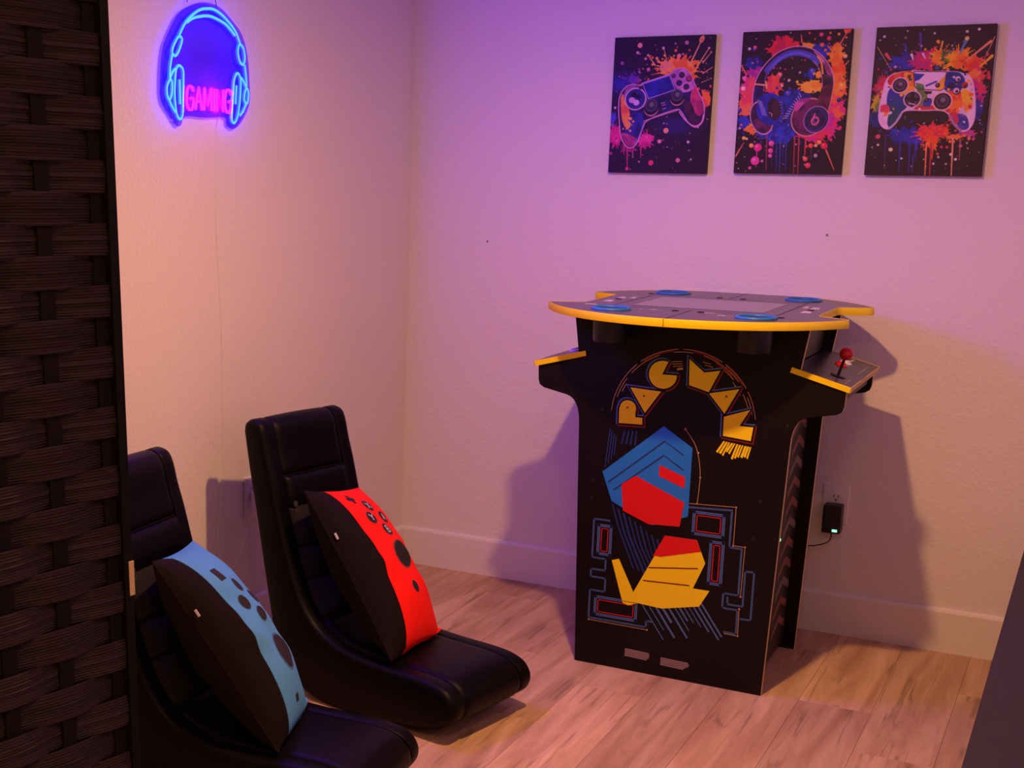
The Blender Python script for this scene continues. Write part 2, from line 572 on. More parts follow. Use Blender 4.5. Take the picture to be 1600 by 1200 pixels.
# yellow edging: a band wrapped round the slab
bm = bmesh.new()
inner, outer = top_outline(-0.0005), top_outline(0.0025)
n = len(inner)
prof = [(0, HT-TT-0.0008), (0.55, HT-TT-0.0008), (1.0, HT-TT+0.005), (1.0, HT-0.005), (0.55, HT+0.0008), (0, HT+0.0008)]
rings = []
for f_, z in prof:
    rings.append([bm.verts.new((inner[i][0]+(outer[i][0]-inner[i][0])*f_, inner[i][1]+(outer[i][1]-inner[i][1])*f_, z)) for i in range(n)])
for A, B in zip(rings, rings[1:]+rings[:1]):
    for i in range(n):
        bm.faces.new((A[i], A[(i+1) % n], B[(i+1) % n], B[i]))
mesh_obj('edge_trim', bm, M_yellow, cab, smooth='auto')
def top_rect(bm, x0, x1, y0, y1, h=0.0004):
    flat_poly(bm, [(x0, y0, HT+h), (x1, y0, HT+h), (x1, y1, HT+h), (x0, y1, HT+h)])
mesh_obj('screen', newbox(-0.172, 0.172, -0.148, 0.148, HT-0.002, HT+0.0008), M_glass, top)
M_seam = mat('seam_dark', (0.004, 0.003, 0.004), 0.8, noise=(50, 0.1))
bm = bmesh.new()
for q in ((-0.0012, 0.0012, -0.4445, -0.205), (-0.0012, 0.0012, 0.205, 0.4445), (-0.215, 0.215, -0.2062, -0.2038), (-0.215, 0.215, 0.2038, 0.2062), (-0.2162, -0.2138, -0.205, 0.205), (0.2138, 0.2162, -0.205, 0.205)):
    top_rect(bm, *q)
mesh_parts('seam_line', bm, M_seam, top)
bm = newbox(-0.0006, 0.0006, -0.4482, -0.446, HT-TT, HT)
mesh_obj('edging_joint', bm, M_seam, top)
for (x, y) in ((-0.033, -0.228), (0.033, -0.228), (-0.033, 0.228), (0.033, 0.228), (0.26, 0.01), (-0.26, 0.01), (-0.235, 0.24), (0.235, -0.24), (0.225, 0.262)):
    mesh_obj('screw_cap', lathe(bmesh.new(), [(0.009, HT), (0.009, HT+0.0012), (0.006, HT+0.002)], 16, 'z', (x, y, 0)), M_shaft, top)
bm = bmesh.new()
for (x, y, w_, h_) in ((-0.085, -0.235, 0.022, 0.010), (-0.118, -0.238, 0.012, 0.008), (0.06, -0.235, 0.024, 0.010), (0.105, 0.235, 0.022, 0.008), (0.10, -0.28, 0.02, 0.012),
                       (-0.262, -0.06, 0.020, 0.055), (-0.262, 0.055, 0.018, 0.045), (-0.235, 0.075, 0.014, 0.05), (0.262, -0.05, 0.022, 0.055), (0.262, 0.07, 0.020, 0.06), (0.235, 0.09, 0.012, 0.06), (-0.27, -0.19, 0.03, 0.02)):
    for j in range(3):
        yy = y-h_/2+h_*j/3
        top_rect(bm, x-w_*0.6, x+w_*0.6-0.003*j, yy, yy+h_*0.27)
stuff(mesh_obj('printed_text', bm, mat('print_pale', rgb(250, 235, 230), 0.5, noise=(80, 0.1)), top))
for (x, y) in ((-0.185, -0.285), (0.185, -0.285), (-0.185, 0.29), (0.185, 0.30)):
    c_ = mesh_obj('cup_holder', lathe(bmesh.new(), [(0.041, HT-0.085), (0.043, HT-0.08), (0.045, HT-0.0195)], 32, 'z', (x, y, 0)), M_shaft, cab, smooth='auto')
    bm = lathe(bmesh.new(), [(0.040, HT+0.0006), (0.040, HT+0.0012)], 36, 'z', (x, y, 0))
    mesh_obj('cup_well', bm, M_cupin, c_)
    bm = bmesh.new()
    tube(bm, [(x+0.047*math.cos(2*PI*i/40), y+0.047*math.sin(2*PI*i/40), HT+0.0015) for i in range(40)], 0.0048, 8, True)
    mesh_obj('cup_rim', bm, M_cupblue, c_, smooth=True)

# ---- printed artwork of the front side panel (flat print, x across, z up)
M_pblack = M_black
M_pyel = mat('print_yellow', rgb(244, 222, 8), 0.45, noise=(60, 0.05))
M_pred = mat('print_red', rgb(214, 12, 18), 0.45, noise=(60, 0.05))
M_pblue = mat('print_blue', rgb(26, 122, 200), 0.45, noise=(60, 0.05))
M_pblue2 = mat('print_steel_blue', rgb(74, 108, 160), 0.45, noise=(60, 0.08))
M_pblue3 = mat('print_deep_blue', rgb(22, 50, 110), 0.45, noise=(60, 0.08))
M_pgold = mat('print_gold', rgb(205, 160, 100), 0.45, noise=(60, 0.08))
M_pdark = mat('print_dark_red', rgb(120, 14, 22), 0.45, noise=(60, 0.08))
M_pgrey = mat('print_fine_text', rgb(150, 132, 132), 0.5, noise=(220, 0.25))
front_parts = [o for o in cab.children if o.name.startswith('side_panel')]
FRONT = front_parts[0]
def fpt(p, layer):
    return (p[0], YF-0.00035*layer, p[1])
def decal(name, polys, m, layer=1, joined=False):
    """thin printed shapes on the panel, each a piece of its own"""
    o = None
    for grp in ([polys] if joined else [[p] for p in polys]):
        bm = bmesh.new()
        for p in grp:
            flat_poly(bm, [fpt(q, layer) for q in p])
        me = bpy.data.meshes.new(name)
        bm.to_mesh(me); bm.free()
        me.materials.append(m)
        o = link(name, me, FRONT)
        if joined:
            stuff(o)
    return o
def stroke(pts, wd):
    """polyline to outline polygon"""
    L_, R_ = [], []
    for i, p in enumerate(pts):
        a_, b2 = Vector(pts[max(i-1, 0)]), Vector(pts[min(i+1, len(pts)-1)])
        d = (b2-a_).normalized()
        nrm = Vector((-d.y, d.x))*wd/2
        if 0 < i < len(pts)-1:
            e1 = (Vector(pts[i])-a_).normalized()
            k_ = max(0.5, abs(e1.dot(d)))
            nrm = nrm/k_
        L_.append(tuple(Vector(p)+nrm)); R_.append(tuple(Vector(p)-nrm))
    return L_+R_[::-1]
def arc(cx, cz, rx, rz, a0, a1, n_=20):
    return [(cx+rx*math.cos(math.radians(a0+(a1-a0)*i/n_)), cz+rz*math.sin(math.radians(a0+(a1-a0)*i/n_))) for i in range(n_+1)]

P_ = [(-0.167, 0.686), (-0.168, 0.725), (-0.164, 0.738)]+arc(-0.1445, 0.728, 0.0225, 0.022, 150, -20, 10)+[(-0.123, 0.706), (-0.104, 0.706), (-0.103, 0.688)]
A_ = [(-0.141, 0.785), (-0.058, 0.781), (-0.098, 0.720)]
C_ = [(-0.044, 0.860), (-0.058, 0.827), (-0.019, 0.827)]+[p for p in arc(-0.056, 0.826, 0.0375, 0.037, -2, -291, 22)][1:]
M_ = [(0.011, 0.873), (0.051, 0.841), (0.092, 0.849), (0.066, 0.791), (0.014, 0.805)]
A2 = [(0.067, 0.788), (0.143, 0.806), (0.110, 0.739)]
N_ = [(0.109, 0.731), (0.174, 0.755), (0.150, 0.711), (0.185, 0.711), (0.181, 0.675), (0.110, 0.681)]
for nm, pl, hole in (('P', P_, (-0.146, 0.730)), ('A', A_, (-0.103, 0.765)), ('C', C_, None), ('M', M_, None), ('A', A2, (0.112, 0.784)), ('N', N_, None)):
    base = decal('title_letter', [pl], M_pyel, 4)
    o1 = offset_poly(pl, 0.0064)
    decal('letter_outline', [[(x+0.0018, z-0.0022) for x, z in o1]], M_pdark, 1)
    decal('letter_outline', [[(x-0.0024, z+0.0022) for x, z in offset_poly(pl, 0.0058)]], M_pblue2, 2)
    decal('letter_border', [offset_poly(pl, 0.0046)], M_pblack, 3)
    if hole:
        decal('letter_hole', [arc(hole[0], hole[1], 0.0028, 0.0028, 0, 330, 10)], M_pdark, 5)
decal('hyphen', [[(-0.020, 0.846), (-0.005, 0.849), (-0.005, 0.844), (-0.020, 0.841)]], M_pgold, 3)
# fringe of strokes under the last letter
fr_ = []
rnd = random.Random(3)
for i in range(11):
    x = 0.112+i*0.0068
    ln = 0.036+rnd.uniform(-0.008, 0.010)
    wd = rnd.uniform(0.0035, 0.0062)
    fr_.append([(x, 0.667-0.0008*i), (x+wd, 0.667-0.0008*i), (x+wd-0.017+0.001*i, 0.667-ln), (x-0.017+0.001*i, 0.667-ln+0.003)])
decal('letter_fringe', fr_, M_pyel, 2)
# arch of thin lines
ar = []
for (rr, a0, a1) in ((0.190, 60, 92), (0.190, 96, 128), (0.190, 132, 176), (0.190, 8, 30), (0.190, 33, 57), (0.183, 12, 26), (0.183, 40, 75), (0.183, 84, 100), (0.183, 112, 140), (0.183, 146, 164), (0.176, 44, 58), (0.176, 17, 30), (0.176, 150, 158)):
    ar.append(stroke(arc(0.0, 0.705, rr, rr*1.01, a0, a1, 16), 0.0016))
decal('arch_lines', ar, M_pgold, 1)
ar = []
for (rr, a0, a1) in ((0.1865, 62, 84), (0.1865, 100, 126), (0.1865, 36, 56), (0.1795, 48, 64)):
    ar.append(stroke(arc(0.0, 0.705, rr, rr*1.01, a0, a1, 14), 0.0013))
decal('arch_lines', ar, M_pred, 1)
dash = [stroke([(-0.035+0.002*i, 0.862-0.006*i), (-0.008+0.001*i, 0.865-0.006*i)], 0.0014) for i in range(3)]
dash += [stroke([(0.045+0.006*i, 0.868-0.007*i), (0.066+0.006*i, 0.864-0.008*i)], 0.0014) for i in range(2)]
dash += [stroke([(0.125+0.005*i, 0.822-0.008*i), (0.138+0.004*i, 0.806-0.008*i)], 0.0014) for i in range(3)]
decal('speed_dashes', dash, M_pgold, 1)
# left edge of the arch running down as blue streaks
ls = [stroke([(-0.190+0.006*i, 0.668-0.006*i), (-0.199+0.008*i, 0.560+0.012*i)], 0.0028) for i in range(4)]
ls += [stroke([(-0.150+0.011*i, 0.668), (-0.156+0.012*i, 0.630)], 0.0036) for i in range(4)]
decal('speed_streaks', ls, M_pblue3, 1)
# abstract colour bands in the middle of the panel (plain stand-in for the printed picture)
decal('blue_band', [[(-0.205, 0.548), (-0.045, 0.690), (0.034, 0.640), (0.034, 0.455), (-0.060, 0.418), (-0.175, 0.470)]], M_pblue, 2)
decal('band_outline', [stroke([(-0.188, 0.520), (-0.040, 0.650), (0.012, 0.618)], 0.004), stroke([(-0.170, 0.502), (-0.040, 0.612), (0.014, 0.578)], 0.004)], M_pblue3, 3)
decal('red_band', [[(-0.150, 0.520), (-0.112, 0.548), (0.022, 0.492), (0.014, 0.425), (-0.070, 0.420), (-0.142, 0.448)]], M_pred, 4)
decal('red_band', [[(-0.050, 0.585), (0.020, 0.560), (0.020, 0.530), (-0.050, 0.555)]], M_pred, 4)
decal('yellow_band', [[(-0.165, 0.305), (-0.145, 0.312), (-0.100, 0.225), (-0.020, 0.395), (0.062, 0.395), (0.088, 0.335), (0.060, 0.262), (0.104, 0.262), (0.080, 0.215), (-0.020, 0.192), (-0.085, 0.196), (-0.112, 0.185), (-0.128, 0.190)]], M_pyel, 2)
decal('red_band', [[(-0.052, 0.335), (-0.024, 0.395), (0.062, 0.395), (0.075, 0.365), (-0.030, 0.335)]], M_pred, 3)
decal('band_outline', [stroke([(-0.062, 0.300), (0.070, 0.318)], 0.0035), stroke([(-0.075, 0.262), (0.050, 0.268)], 0.0035)], M_pdark, 3)
# streaks
st = []
rnd = random.Random(11)
for i in range(9):
    x = -0.172+i*0.016
    st.append(stroke([(x, 0.462-0.010*i), (x+0.020, 0.400-0.010*i), (x+0.068, 0.292-0.006*i)], 0.0022+0.004*rnd.random()))
decal('speed_streaks', st, M_pblue3, 1)
st = []
for i in range(12):
    x = -0.075+i*0.0145
    y0 = 0.196+0.006*i if i < 6 else 0.225
    ln = rnd.uniform(0.055, 0.10)
    st.append(stroke([(x, y0), (x+ln*0.72, y0-ln)], rnd.uniform(0.0022, 0.0065)))
decal('speed_streaks', st, M_pblue2, 1)
# line frames
def frame_lines(polys, wd, m, layer=1, gap=None, name='line_frame'):
    out = []
    for p in polys:
        for a_, b2 in zip(p[:-1], p[1:]):
            d = (Vector(b2)-Vector(a_))
            if d.length < 1e-6:
                continue
            d = d.normalized()*wd*0.45
            out.append(stroke([tuple(Vector(a_)-d), tuple(Vector(b2)+d)], wd))
    return decal(name, out, m, layer)
def rect(x0, x1, z0, z1):
    return [(x0, z1), (x1, z1), (x1, z0), (x0, z0), (x0, z1)]
fr1 = [rect(0.050, 0.128, 0.412, 0.470), rect(0.099, 0.131, 0.283, 0.396), rect(-0.206, -0.172, 0.318, 0.398), rect(-0.205, -0.090, 0.145, 0.195)]
frame_lines(fr1, 0.0075, M_pblue2)
frame_lines(fr1, 0.0016, M_pblue3, 2)
fr2 = [rect(0.058, 0.120, 0.420, 0.462), rect(0.107, 0.123, 0.291, 0.388), rect(-0.198, -0.180, 0.326, 0.390), rect(-0.197, -0.098, 0.153, 0.187)]
frame_lines(fr2, 0.0022, M_pred, 1)
ln1 = [[(0.036, 0.481), (0.147, 0.487)], [(0.147, 0.481), (0.147, 0.388), (0.176, 0.388)], [(0.179, 0.388), (0.179, 0.262), (0.140, 0.262), (0.140, 0.222), (0.180, 0.222)], [(0.180, 0.222), (0.180, 0.156), (0.150, 0.157)],
       [(0.192, 0.236), (0.192, 0.330), (0.215, 0.330), (0.215, 0.200), (0.190, 0.200)], [(0.152, 0.252), (0.152, 0.234), (0.190, 0.234)],
       [(-0.178, 0.414), (-0.221, 0.414), (-0.221, 0.305), (-0.182, 0.305), (-0.182, 0.272), (-0.222, 0.272), (-0.222, 0.250), (-0.180, 0.250), (-0.180, 0.212), (-0.222, 0.212), (-0.222, 0.132), (-0.060, 0.132), (-0.060, 0.150), (-0.045, 0.150)]]
frame_lines(ln1, 0.0046, M_pblue2)
frame_lines(ln1, 0.0012, M_pblue3, 2)
wires = [[(-0.221, 0.126), (-0.056, 0.125)], [(0.036, 0.491), (0.157, 0.497), (0.157, 0.394), (0.187, 0.394), (0.185, 0.260)], [(0.184, 0.226), (0.185, 0.152), (0.150, 0.153)]]
frame_lines(wires, 0.0013, M_pgold, 2, name='wire_lines')
inn = catmull([(0.012, 0.688), (0.040, 0.650), (0.054, 0.605), (0.059, 0.560), (0.056, 0.495)], 5)
decal('wire_lines', [stroke(inn, 0.0013)]+[arc(p[0], p[1], 0.0026, 0.0026, 0, 330, 8) for p in ((0.012, 0.688), (0.050, 0.629), (0.059, 0.564), (0.055, 0.493), (0.157, 0.497), (0.157, 0.394), (0.187, 0.394), (0.185, 0.260), (0.184, 0.226), (0.185, 0.152), (-0.221, 0.126), (-0.056, 0.125))], M_pgold, 2)
# two blocks of fine print at the foot
fp_ = []
rnd = random.Random(5)
for (x0, z0, wd) in ((-0.114, 0.062, 0.070), (-0.014, 0.055, 0.078)):
    for j in range(5):
        l_ = wd*(1.0 if j < 3 else rnd.uniform(0.75, 0.98))*rnd.uniform(0.92, 1)
        fp_.append([(x0, z0-j*0.0046), (x0+l_, z0-j*0.0046-0.002), (x0+l_, z0-j*0.0046-0.0052), (x0, z0-j*0.0046-0.0032)])
decal('fine_print', fp_, M_pgrey, 1, True)
for (x, z) in ((-0.215, 0.718), (0.268, 0.722), (-0.232, 0.52), (0.215, 0.52), (-0.232, 0.47), (0.205, 0.42)):
    mesh_obj('cam_cover', lathe(bmesh.new(), [(0.0045, YF), (0.0045, YF-0.0008), (0.003, YF-0.0013)], 14, 'y', (x, 0, z)), M_shaft, FRONT)
# inline switch with a green light on the right end
sw = mesh_obj('power_switch', newbox(0.232, 0.257, -0.165, -0.125, 0.40, 0.46, bev=0.004), M_shaft, cab)
mesh_obj('switch_light', newbox(0.2565, 0.258, -0.160, -0.132, 0.402, 0.408), M_green, sw)
# flex from the rear of the cabinet
# ------------------------------------------------------------------ canvas prints
GX, GZ = 240, 320
class Art:
    """paints colours on the vertex grid of a canvas face; units: x 0..3, y 0..4 (y down)"""
    def __init__(self, bg, seed):
        self.rng = np.random.RandomState(seed)
        self.X, self.Y = np.meshgrid(np.linspace(0, 3, GX), np.linspace(0, 4, GZ))
        self.C = np.ones((GZ, GX, 3))*np.array(bg)/255.0
        self.aa = 0.014
        self.noise = self.fbm(14)
        self.noise2 = self.fbm(40)
    def fbm(self, cells):
        out = np.zeros((GZ, GX)); amp = 1.0; tot = 0
        for o in range(4):
            c = cells*2**o
            g = self.rng.rand(c*4//3+3, c+3)
            u = self.X/3*c; v = self.Y/4*(c*4/3)
            i = np.clip(u.astype(int), 0, c); j = np.clip(v.astype(int), 0, c*4//3)
            fu = u-i; fv = v-j
            fu = fu*fu*(3-2*fu); fv = fv*fv*(3-2*fv)
            out += amp*((g[j, i]*(1-fu)+g[j, i+1]*fu)*(1-fv)+(g[j+1, i]*(1-fu)+g[j+1, i+1]*fu)*fv)
            tot += amp; amp *= 0.55
        return out/tot
    def put(self, mask, col, col2=None, a=1.0):
        c = np.array(col)/255.0
        if col2 is not None:
            k = np.clip((self.noise-0.5)*5+0.5, 0, 1)[..., None]
            c = c*(1-k)+np.array(col2)/255.0*k
        mk = np.clip(mask, 0, 1)[..., None]*a
        self.C = self.C*(1-mk)+c*mk
    def sm(self, d):
        return np.clip(0.5-d/self.aa, 0, 1)
    def circle(self, x, y, r, col, rx=1.0, ry=1.0, rot=0.0, col2=None, a=1.0):
        c, s = math.cos(rot), math.sin(rot)
        dx, dy = self.X-x, self.Y-y
        u, v = (dx*c+dy*s)/rx, (-dx*s+dy*c)/ry
        self.put(self.sm((np.hypot(u, v)-r)*min(rx, ry)), col, col2, a)
    def ring(self, x, y, r, wd, col, rx=1.0, ry=1.0, rot=0.0, a=1.0):
        c, s = math.cos(rot), math.sin(rot)
        dx, dy = self.X-x, self.Y-y
        u, v = (dx*c+dy*s)/rx, (-dx*s+dy*c)/ry
        self.put(self.sm(np.abs(np.hypot(u, v)-r)*min(rx, ry)-wd/2), col, None, a)
    def sdf(self, pts):
        p = np.array(pts); d = np.full(self.X.shape, 1e9); ins = np.zeros(self.X.shape, bool)
        n_ = len(p)
        for i in range(n_):
            a_, b_ = p[i], p[(i+1) % n_]
            ex, ey = b_-a_
            wx, wy = self.X-a_[0], self.Y-a_[1]
            t = np.clip((wx*ex+wy*ey)/(ex*ex+ey*ey+1e-12), 0, 1)
            d = np.minimum(d, np.hypot(wx-ex*t, wy-ey*t))
            cnd = (a_[1] > self.Y) != (b_[1] > self.Y)
            ins ^= cnd & (self.X < (b_[0]-a_[0])*(self.Y-a_[1])/((b_[1]-a_[1]) if abs(b_[1]-a_[1]) > 1e-9 else 1e-9)+a_[0])
        return np.where(ins, -d, d)
    def poly(self, pts, col, col2=None, outline=None, wd=0.02, smooth=0, a=1.0, within=None):
        if smooth:
            pts = catmull(pts, smooth, True)
        d = self.sdf(pts)
        mk = self.sm(d)
        if within is not None:
            mk = mk*within
        self.put(mk, col, col2, a)
        if outline:
            self.put(self.sm(np.abs(d)-wd/2), outline)
        return mk
    def line(self, pts, wd, col, smooth=0, wd2=None, a=1.0):
        if smooth:
            pts = catmull(pts, smooth)
        p = np.array(pts); d = np.full(self.X.shape, 1e9); m_ = len(p)-1
        for i in range(m_):
            a_, b_ = p[i], p[i+1]
            ex, ey = b_-a_
            wx, wy = self.X-a_[0], self.Y-a_[1]
            t = np.clip((wx*ex+wy*ey)/(ex*ex+ey*ey+1e-12), 0, 1)
            q = (i+t)/m_
            rr = wd/2 if wd2 is None else (wd+(wd2-wd)*q)/2
            d = np.minimum(d, np.hypot(wx-ex*t, wy-ey*t)-rr)
        self.put(self.sm(d), col, None, a)
    def splat(self, x, y, R, col, col2=None, rx=1.0, ry=1.0, spikes=18, amp=0.35, drops=10, a=1.0):
        th = np.arctan2((self.Y-y)/ry, (self.X-x)/rx)
        r = np.hypot((self.X-x)/rx, (self.Y-y)/ry)
        rad = np.zeros_like(th)
        for k_ in range(spikes):
            t0 = self.rng.uniform(-PI, PI); wd = self.rng.uniform(0.05, 0.22); h = self.rng.uniform(0.3, 1.0)
            dth = np.abs((th-t0+PI) % (2*PI)-PI)
            rad = np.maximum(rad, h*np.clip(1-dth/wd, 0, 1)**1.5)
        edge = R*(0.72+amp*rad)+0.5*R*(self.noise2-0.5)
        self.put(self.sm((r-edge)*0.8), col, col2, a)
        for k_ in range(drops):
            t0 = self.rng.uniform(-PI, PI); q = R*self.rng.uniform(1.05, 1.7)
            self.circle(x+rx*q*math.cos(t0), y+ry*q*math.sin(t0), self.rng.uniform(0.012, 0.045), col if self.rng.rand() < 0.6 or col2 is None else col2, a=a)
    def dots(self, n_, cols, lo=0.008, hi=0.035, area=(0.05, 2.95, 0.05, 3.95)):
        for k_ in range(n_):
            self.circle(self.rng.uniform(area[0], area[1]), self.rng.uniform(area[2], area[3]), self.rng.uniform(lo, hi)*(0.6+0.8*self.rng.rand()**2), cols[self.rng.randint(len(cols))], a=0.85)

def canvas(name, x0, z0, art, label):
    W_, H_, D_ = 0.30, 0.3985, 0.02
    root = thing(name, label, 'canvas print', (x0+W_/2, 0, z0), 0, 'canvas prints on the back wall')
    body = mesh_obj('canvas_body', newbox(-W_/2, W_/2, -D_+0.0004, -0.0006, 0, H_, bev=0.0015), M_canvas_edge, root)
    us = np.linspace(-W_/2+0.0008, W_/2-0.0008, GX)
    vs_ = np.linspace(H_-0.0008, 0.0008, GZ)
    U, V = np.meshgrid(us, vs_)
    co = np.stack([U, np.full_like(U, -D_), V], -1).reshape(-1, 3)
    idx = np.arange(GX*GZ).reshape(GZ, GX)
    f = np.stack([idx[:-1, :-1], idx[1:, :-1], idx[1:, 1:], idx[:-1, 1:]], -1).reshape(-1, 4)
    me = bpy.data.meshes.new('printed_face')
    me.vertices.add(len(co)); me.vertices.foreach_set('co', co.ravel())
    me.loops.add(f.size); me.loops.foreach_set('vertex_index', f.ravel())
    me.polygons.add(len(f)); me.polygons.foreach_set('loop_start', np.arange(0, f.size, 4))
    me.update(calc_edges=True)
    ca = me.color_attributes.new('print', 'FLOAT_COLOR', 'POINT')
    c = np.clip(art.C, 0, 1)
    lin = np.where(c <= 0.04045, c/12.92, ((c+0.055)/1.055)**2.4)
    ca.data.foreach_set('color', np.concatenate([lin, np.ones((GZ, GX, 1))], -1).ravel().astype(np.float32))
    me.materials.append(M_print)
    me.validate()
    link('printed_face', me, root)
    return root
M_canvas_edge = mat('canvas_wrap', (0.012, 0.009, 0.014), 0.75, bump=(600, 0.1, 0.0005))
M_print = bpy.data.materials.new('canvas_print')
M_print.use_nodes = True
_nt = M_print.node_tree
_b = _nt.nodes['Principled BSDF']
_b.inputs['Roughness'].default_value = 0.5
_b.inputs['Specular IOR Level'].default_value = 0.3
_at = _nt.nodes.new('ShaderNodeAttribute'); _at.attribute_name = 'print'
_nt.links.new(_at.outputs['Color'], _b.inputs['Base Color'])
_nz = _nt.nodes.new('ShaderNodeTexNoise'); _nz.inputs['Scale'].default_value = 900
_bp = _nt.nodes.new('ShaderNodeBump'); _bp.inputs['Strength'].default_value = 0.08; _bp.inputs['Distance'].default_value = 0.0005
_nt.links.new(_nz.outputs['Fac'], _bp.inputs['Height']); _nt.links.new(_bp.outputs[0], _b.inputs['Normal'])

def sketcher(ox, oy, shear, wpx, hpx, tilt):
    def f(*pts):
        out = [((x-ox+shear*(y-oy))/wpx*3.0, (y-oy+tilt*(x-ox))/hpx*4.0) for x, y in pts]
        return out if len(out) > 1 else out[0]
    return f

# -- first print: gamepad over orange, blue and magenta paint
S = sketcher(147, 133, 0.066, 718, 992, 0.016)
A = Art((30, 14, 34), 21)
def ell(art, S_, x, y, r, col, k=1.0, **kw):
    p = S_((x, y)) if not isinstance(S_((x, y)), list) else S_((x, y))[0]
    art.circle(p[0], p[1], r*3/718.0, col, **kw)
def one(S_, x, y):
    return S_((x, y))
A.put(np.exp(-((A.X-0.25)/0.45)**2-((A.Y-1.35)/0.3)**2), (40, 50, 190), a=0.8)
A.put(np.exp(-((A.X-2.0)/0.6)**2-((A.Y-2.6)/0.3)**2), (44, 34, 130), a=0.7)
A.splat(*one(S, 285, 440), 0.20, (150, 40, 130), (90, 50, 170), 1.2, 0.8, 16, 0.5, 16)
A.splat(*one(S, 610, 365), 0.58, (250, 160, 50), (236, 110, 40), 1.3, 0.75, 26, 0.45, 14)
A.splat(*one(S, 520, 345), 0.25, (240, 140, 110), (250, 170, 60), 1.2, 0.8, 14, 0.4, 4)
for p, q, w1 in (((690, 330), (775, 155), .05), ((745, 340), (825, 215), .04), ((780, 395), (858, 345), .03), ((440, 335), (388, 262), .04), ((525, 305), (502, 212), .03), ((770, 460), (840, 430), .02), ((600, 300), (612, 268), .05), ((470, 310), (452, 285), .05), ((780, 320), (840, 245), .03)):
    A.line([one(S, *p), one(S, *q)], w1, (238, 170, 110), wd2=w1*0.5)
    c = one(S, *q); A.circle(c[0], c[1], w1*0.85, (240, 176, 130))
A.circle(*one(S, 775, 152), 0.085, (240, 150, 80), rx=0.8, ry=1.3, rot=0.4)
A.splat(*one(S, 800, 585), 0.26, (245, 120, 50), (230, 80, 70), 0.8, 1.3, 16, 0.5, 8)
A.splat(*one(S, 140, 850), 0.30, (225, 40, 140), (190, 30, 120), 1.0, 1.2, 18, 0.5, 10)
A.splat(*one(S, 365, 880), 0.28, (225, 50, 150), (180, 30, 110), 1.1, 1.0, 18, 0.5, 10)
A.splat(*one(S, 235, 930), 0.26, (170, 30, 110), (120, 20, 90), 1.2, 0.8, 14, 0.5, 4)
for x, y0, y1 in ((228, 940, 1095), (205, 930, 990), (330, 930, 1010), (270, 960, 1000)):
    A.line([one(S, x, y0), one(S, x-3, y1)], 0.05, (190, 40, 120), wd2=0.02)
A.circle(*one(S, 224, 1095), 0.055, (210, 50, 120))
A.splat(*one(S, 125, 720), 0.14, (120, 120, 220), (70, 70, 200), 0.8, 1.4, 12, 0.4, 4)
A.dots(110, [(225, 180, 205), (190, 130, 170), (235, 160, 140), (120, 90, 150)], 0.006, 0.026)
for x, y, r, c in ((330, 190, 18, (240, 160, 140)), (515, 808, 19, (240, 150, 120)), (402, 1047, 19, (220, 60, 110)), (600, 1023, 16, (215, 110, 150)), (467, 888, 14, (225, 150, 170)), (197, 318, 13, (140, 90, 140)), (668, 175, 14, (200, 110, 150)), (612, 268, 15, (240, 150, 120)), (312, 243, 10, (220, 170, 200)), (390, 365, 13, (200, 110, 150)), (675, 888, 10, (220, 180, 210)), (500, 212, 10, (225, 180, 190)), (370, 287, 10, (200, 140, 180)), (140, 645, 9, (220, 170, 200))):
    ell(A, S, x, y, r, c)
bodyp = S((176, 560), (212, 502), (268, 474), (335, 480), (352, 463), (540, 400), (580, 368), (640, 358), (692, 398), (732, 490), (782, 600), (790, 690), (770, 752), (725, 780), (672, 742), (622, 664), (590, 655), (470, 695), (375, 740), (345, 790), (312, 880), (270, 935), (220, 930), (182, 860), (170, 750), (166, 640))
inside = A.poly(bodyp, (34, 28, 92), (22, 18, 60), outline=(224, 150, 205), wd=0.03, smooth=4)
A.poly(S((185, 560), (215, 560), (245, 660), (255, 790), (215, 790), (185, 700)), (238, 140, 60), (220, 90, 60), smooth=4, within=inside)
A.poly(S((255, 700), (330, 660), (345, 760), (300, 880), (230, 870), (215, 800)), (44, 44, 150), (26, 26, 96), smooth=4, within=inside)
A.poly(S((188, 830), (300, 870), (270, 925), (220, 920)), (190, 70, 130), (150, 40, 110), smooth=4, within=inside)
A.splat(*one(S, 235, 770), 0.14, (240, 150, 70), (250, 180, 90), 0.8, 1.2, 10, 0.5, 8)
A.poly(S((715, 480), (745, 520), (785, 640), (770, 690), (735, 690), (690, 600)), (206, 60, 110), (160, 40, 100), smooth=4, within=inside)
A.poly(S((640, 580), (700, 610), (735, 700), (770, 700), (760, 750), (720, 760), (670, 720)), (40, 20, 44), (70, 26, 60), smooth=4, within=inside)
A.line(S((612, 670), (660, 735), (722, 772), (770, 745), (785, 690)), 0.035, (222, 140, 200), smooth=5)
A.line(S((352, 745), (330, 820), (285, 915)), 0.02, (120, 100, 220), smooth=5)
A.line(S((352, 742), (470, 700), (600, 660)), 0.022, (220, 150, 200), smooth=4)
A.poly(S((225, 505), (270, 482), (330, 486), (375, 570), (360, 640), (240, 620), (205, 570)), (150, 92, 150), (112, 62, 130), smooth=4, within=inside)
A.circle(*one(S, 293, 580), 0.315, (40, 36, 130)); A.ring(*one(S, 293, 580), 0.315, 0.03, (228, 176, 214))
for x, y, c in ((280, 548, (14, 10, 30)), (318, 562, (20, 16, 60)), (266, 588, (205, 150, 205)), (298, 606, (215, 170, 215))):
    A.circle(*one(S, x, y), 0.095, c, rx=1.0, ry=0.9)
A.poly(S((345, 467), (541, 405), (584, 512), (388, 577)), (30, 42, 168), (26, 32, 130), outline=(180, 130, 205), wd=0.025)
A.line(S((345, 467), (541, 405)), 0.05, (190, 140, 210))
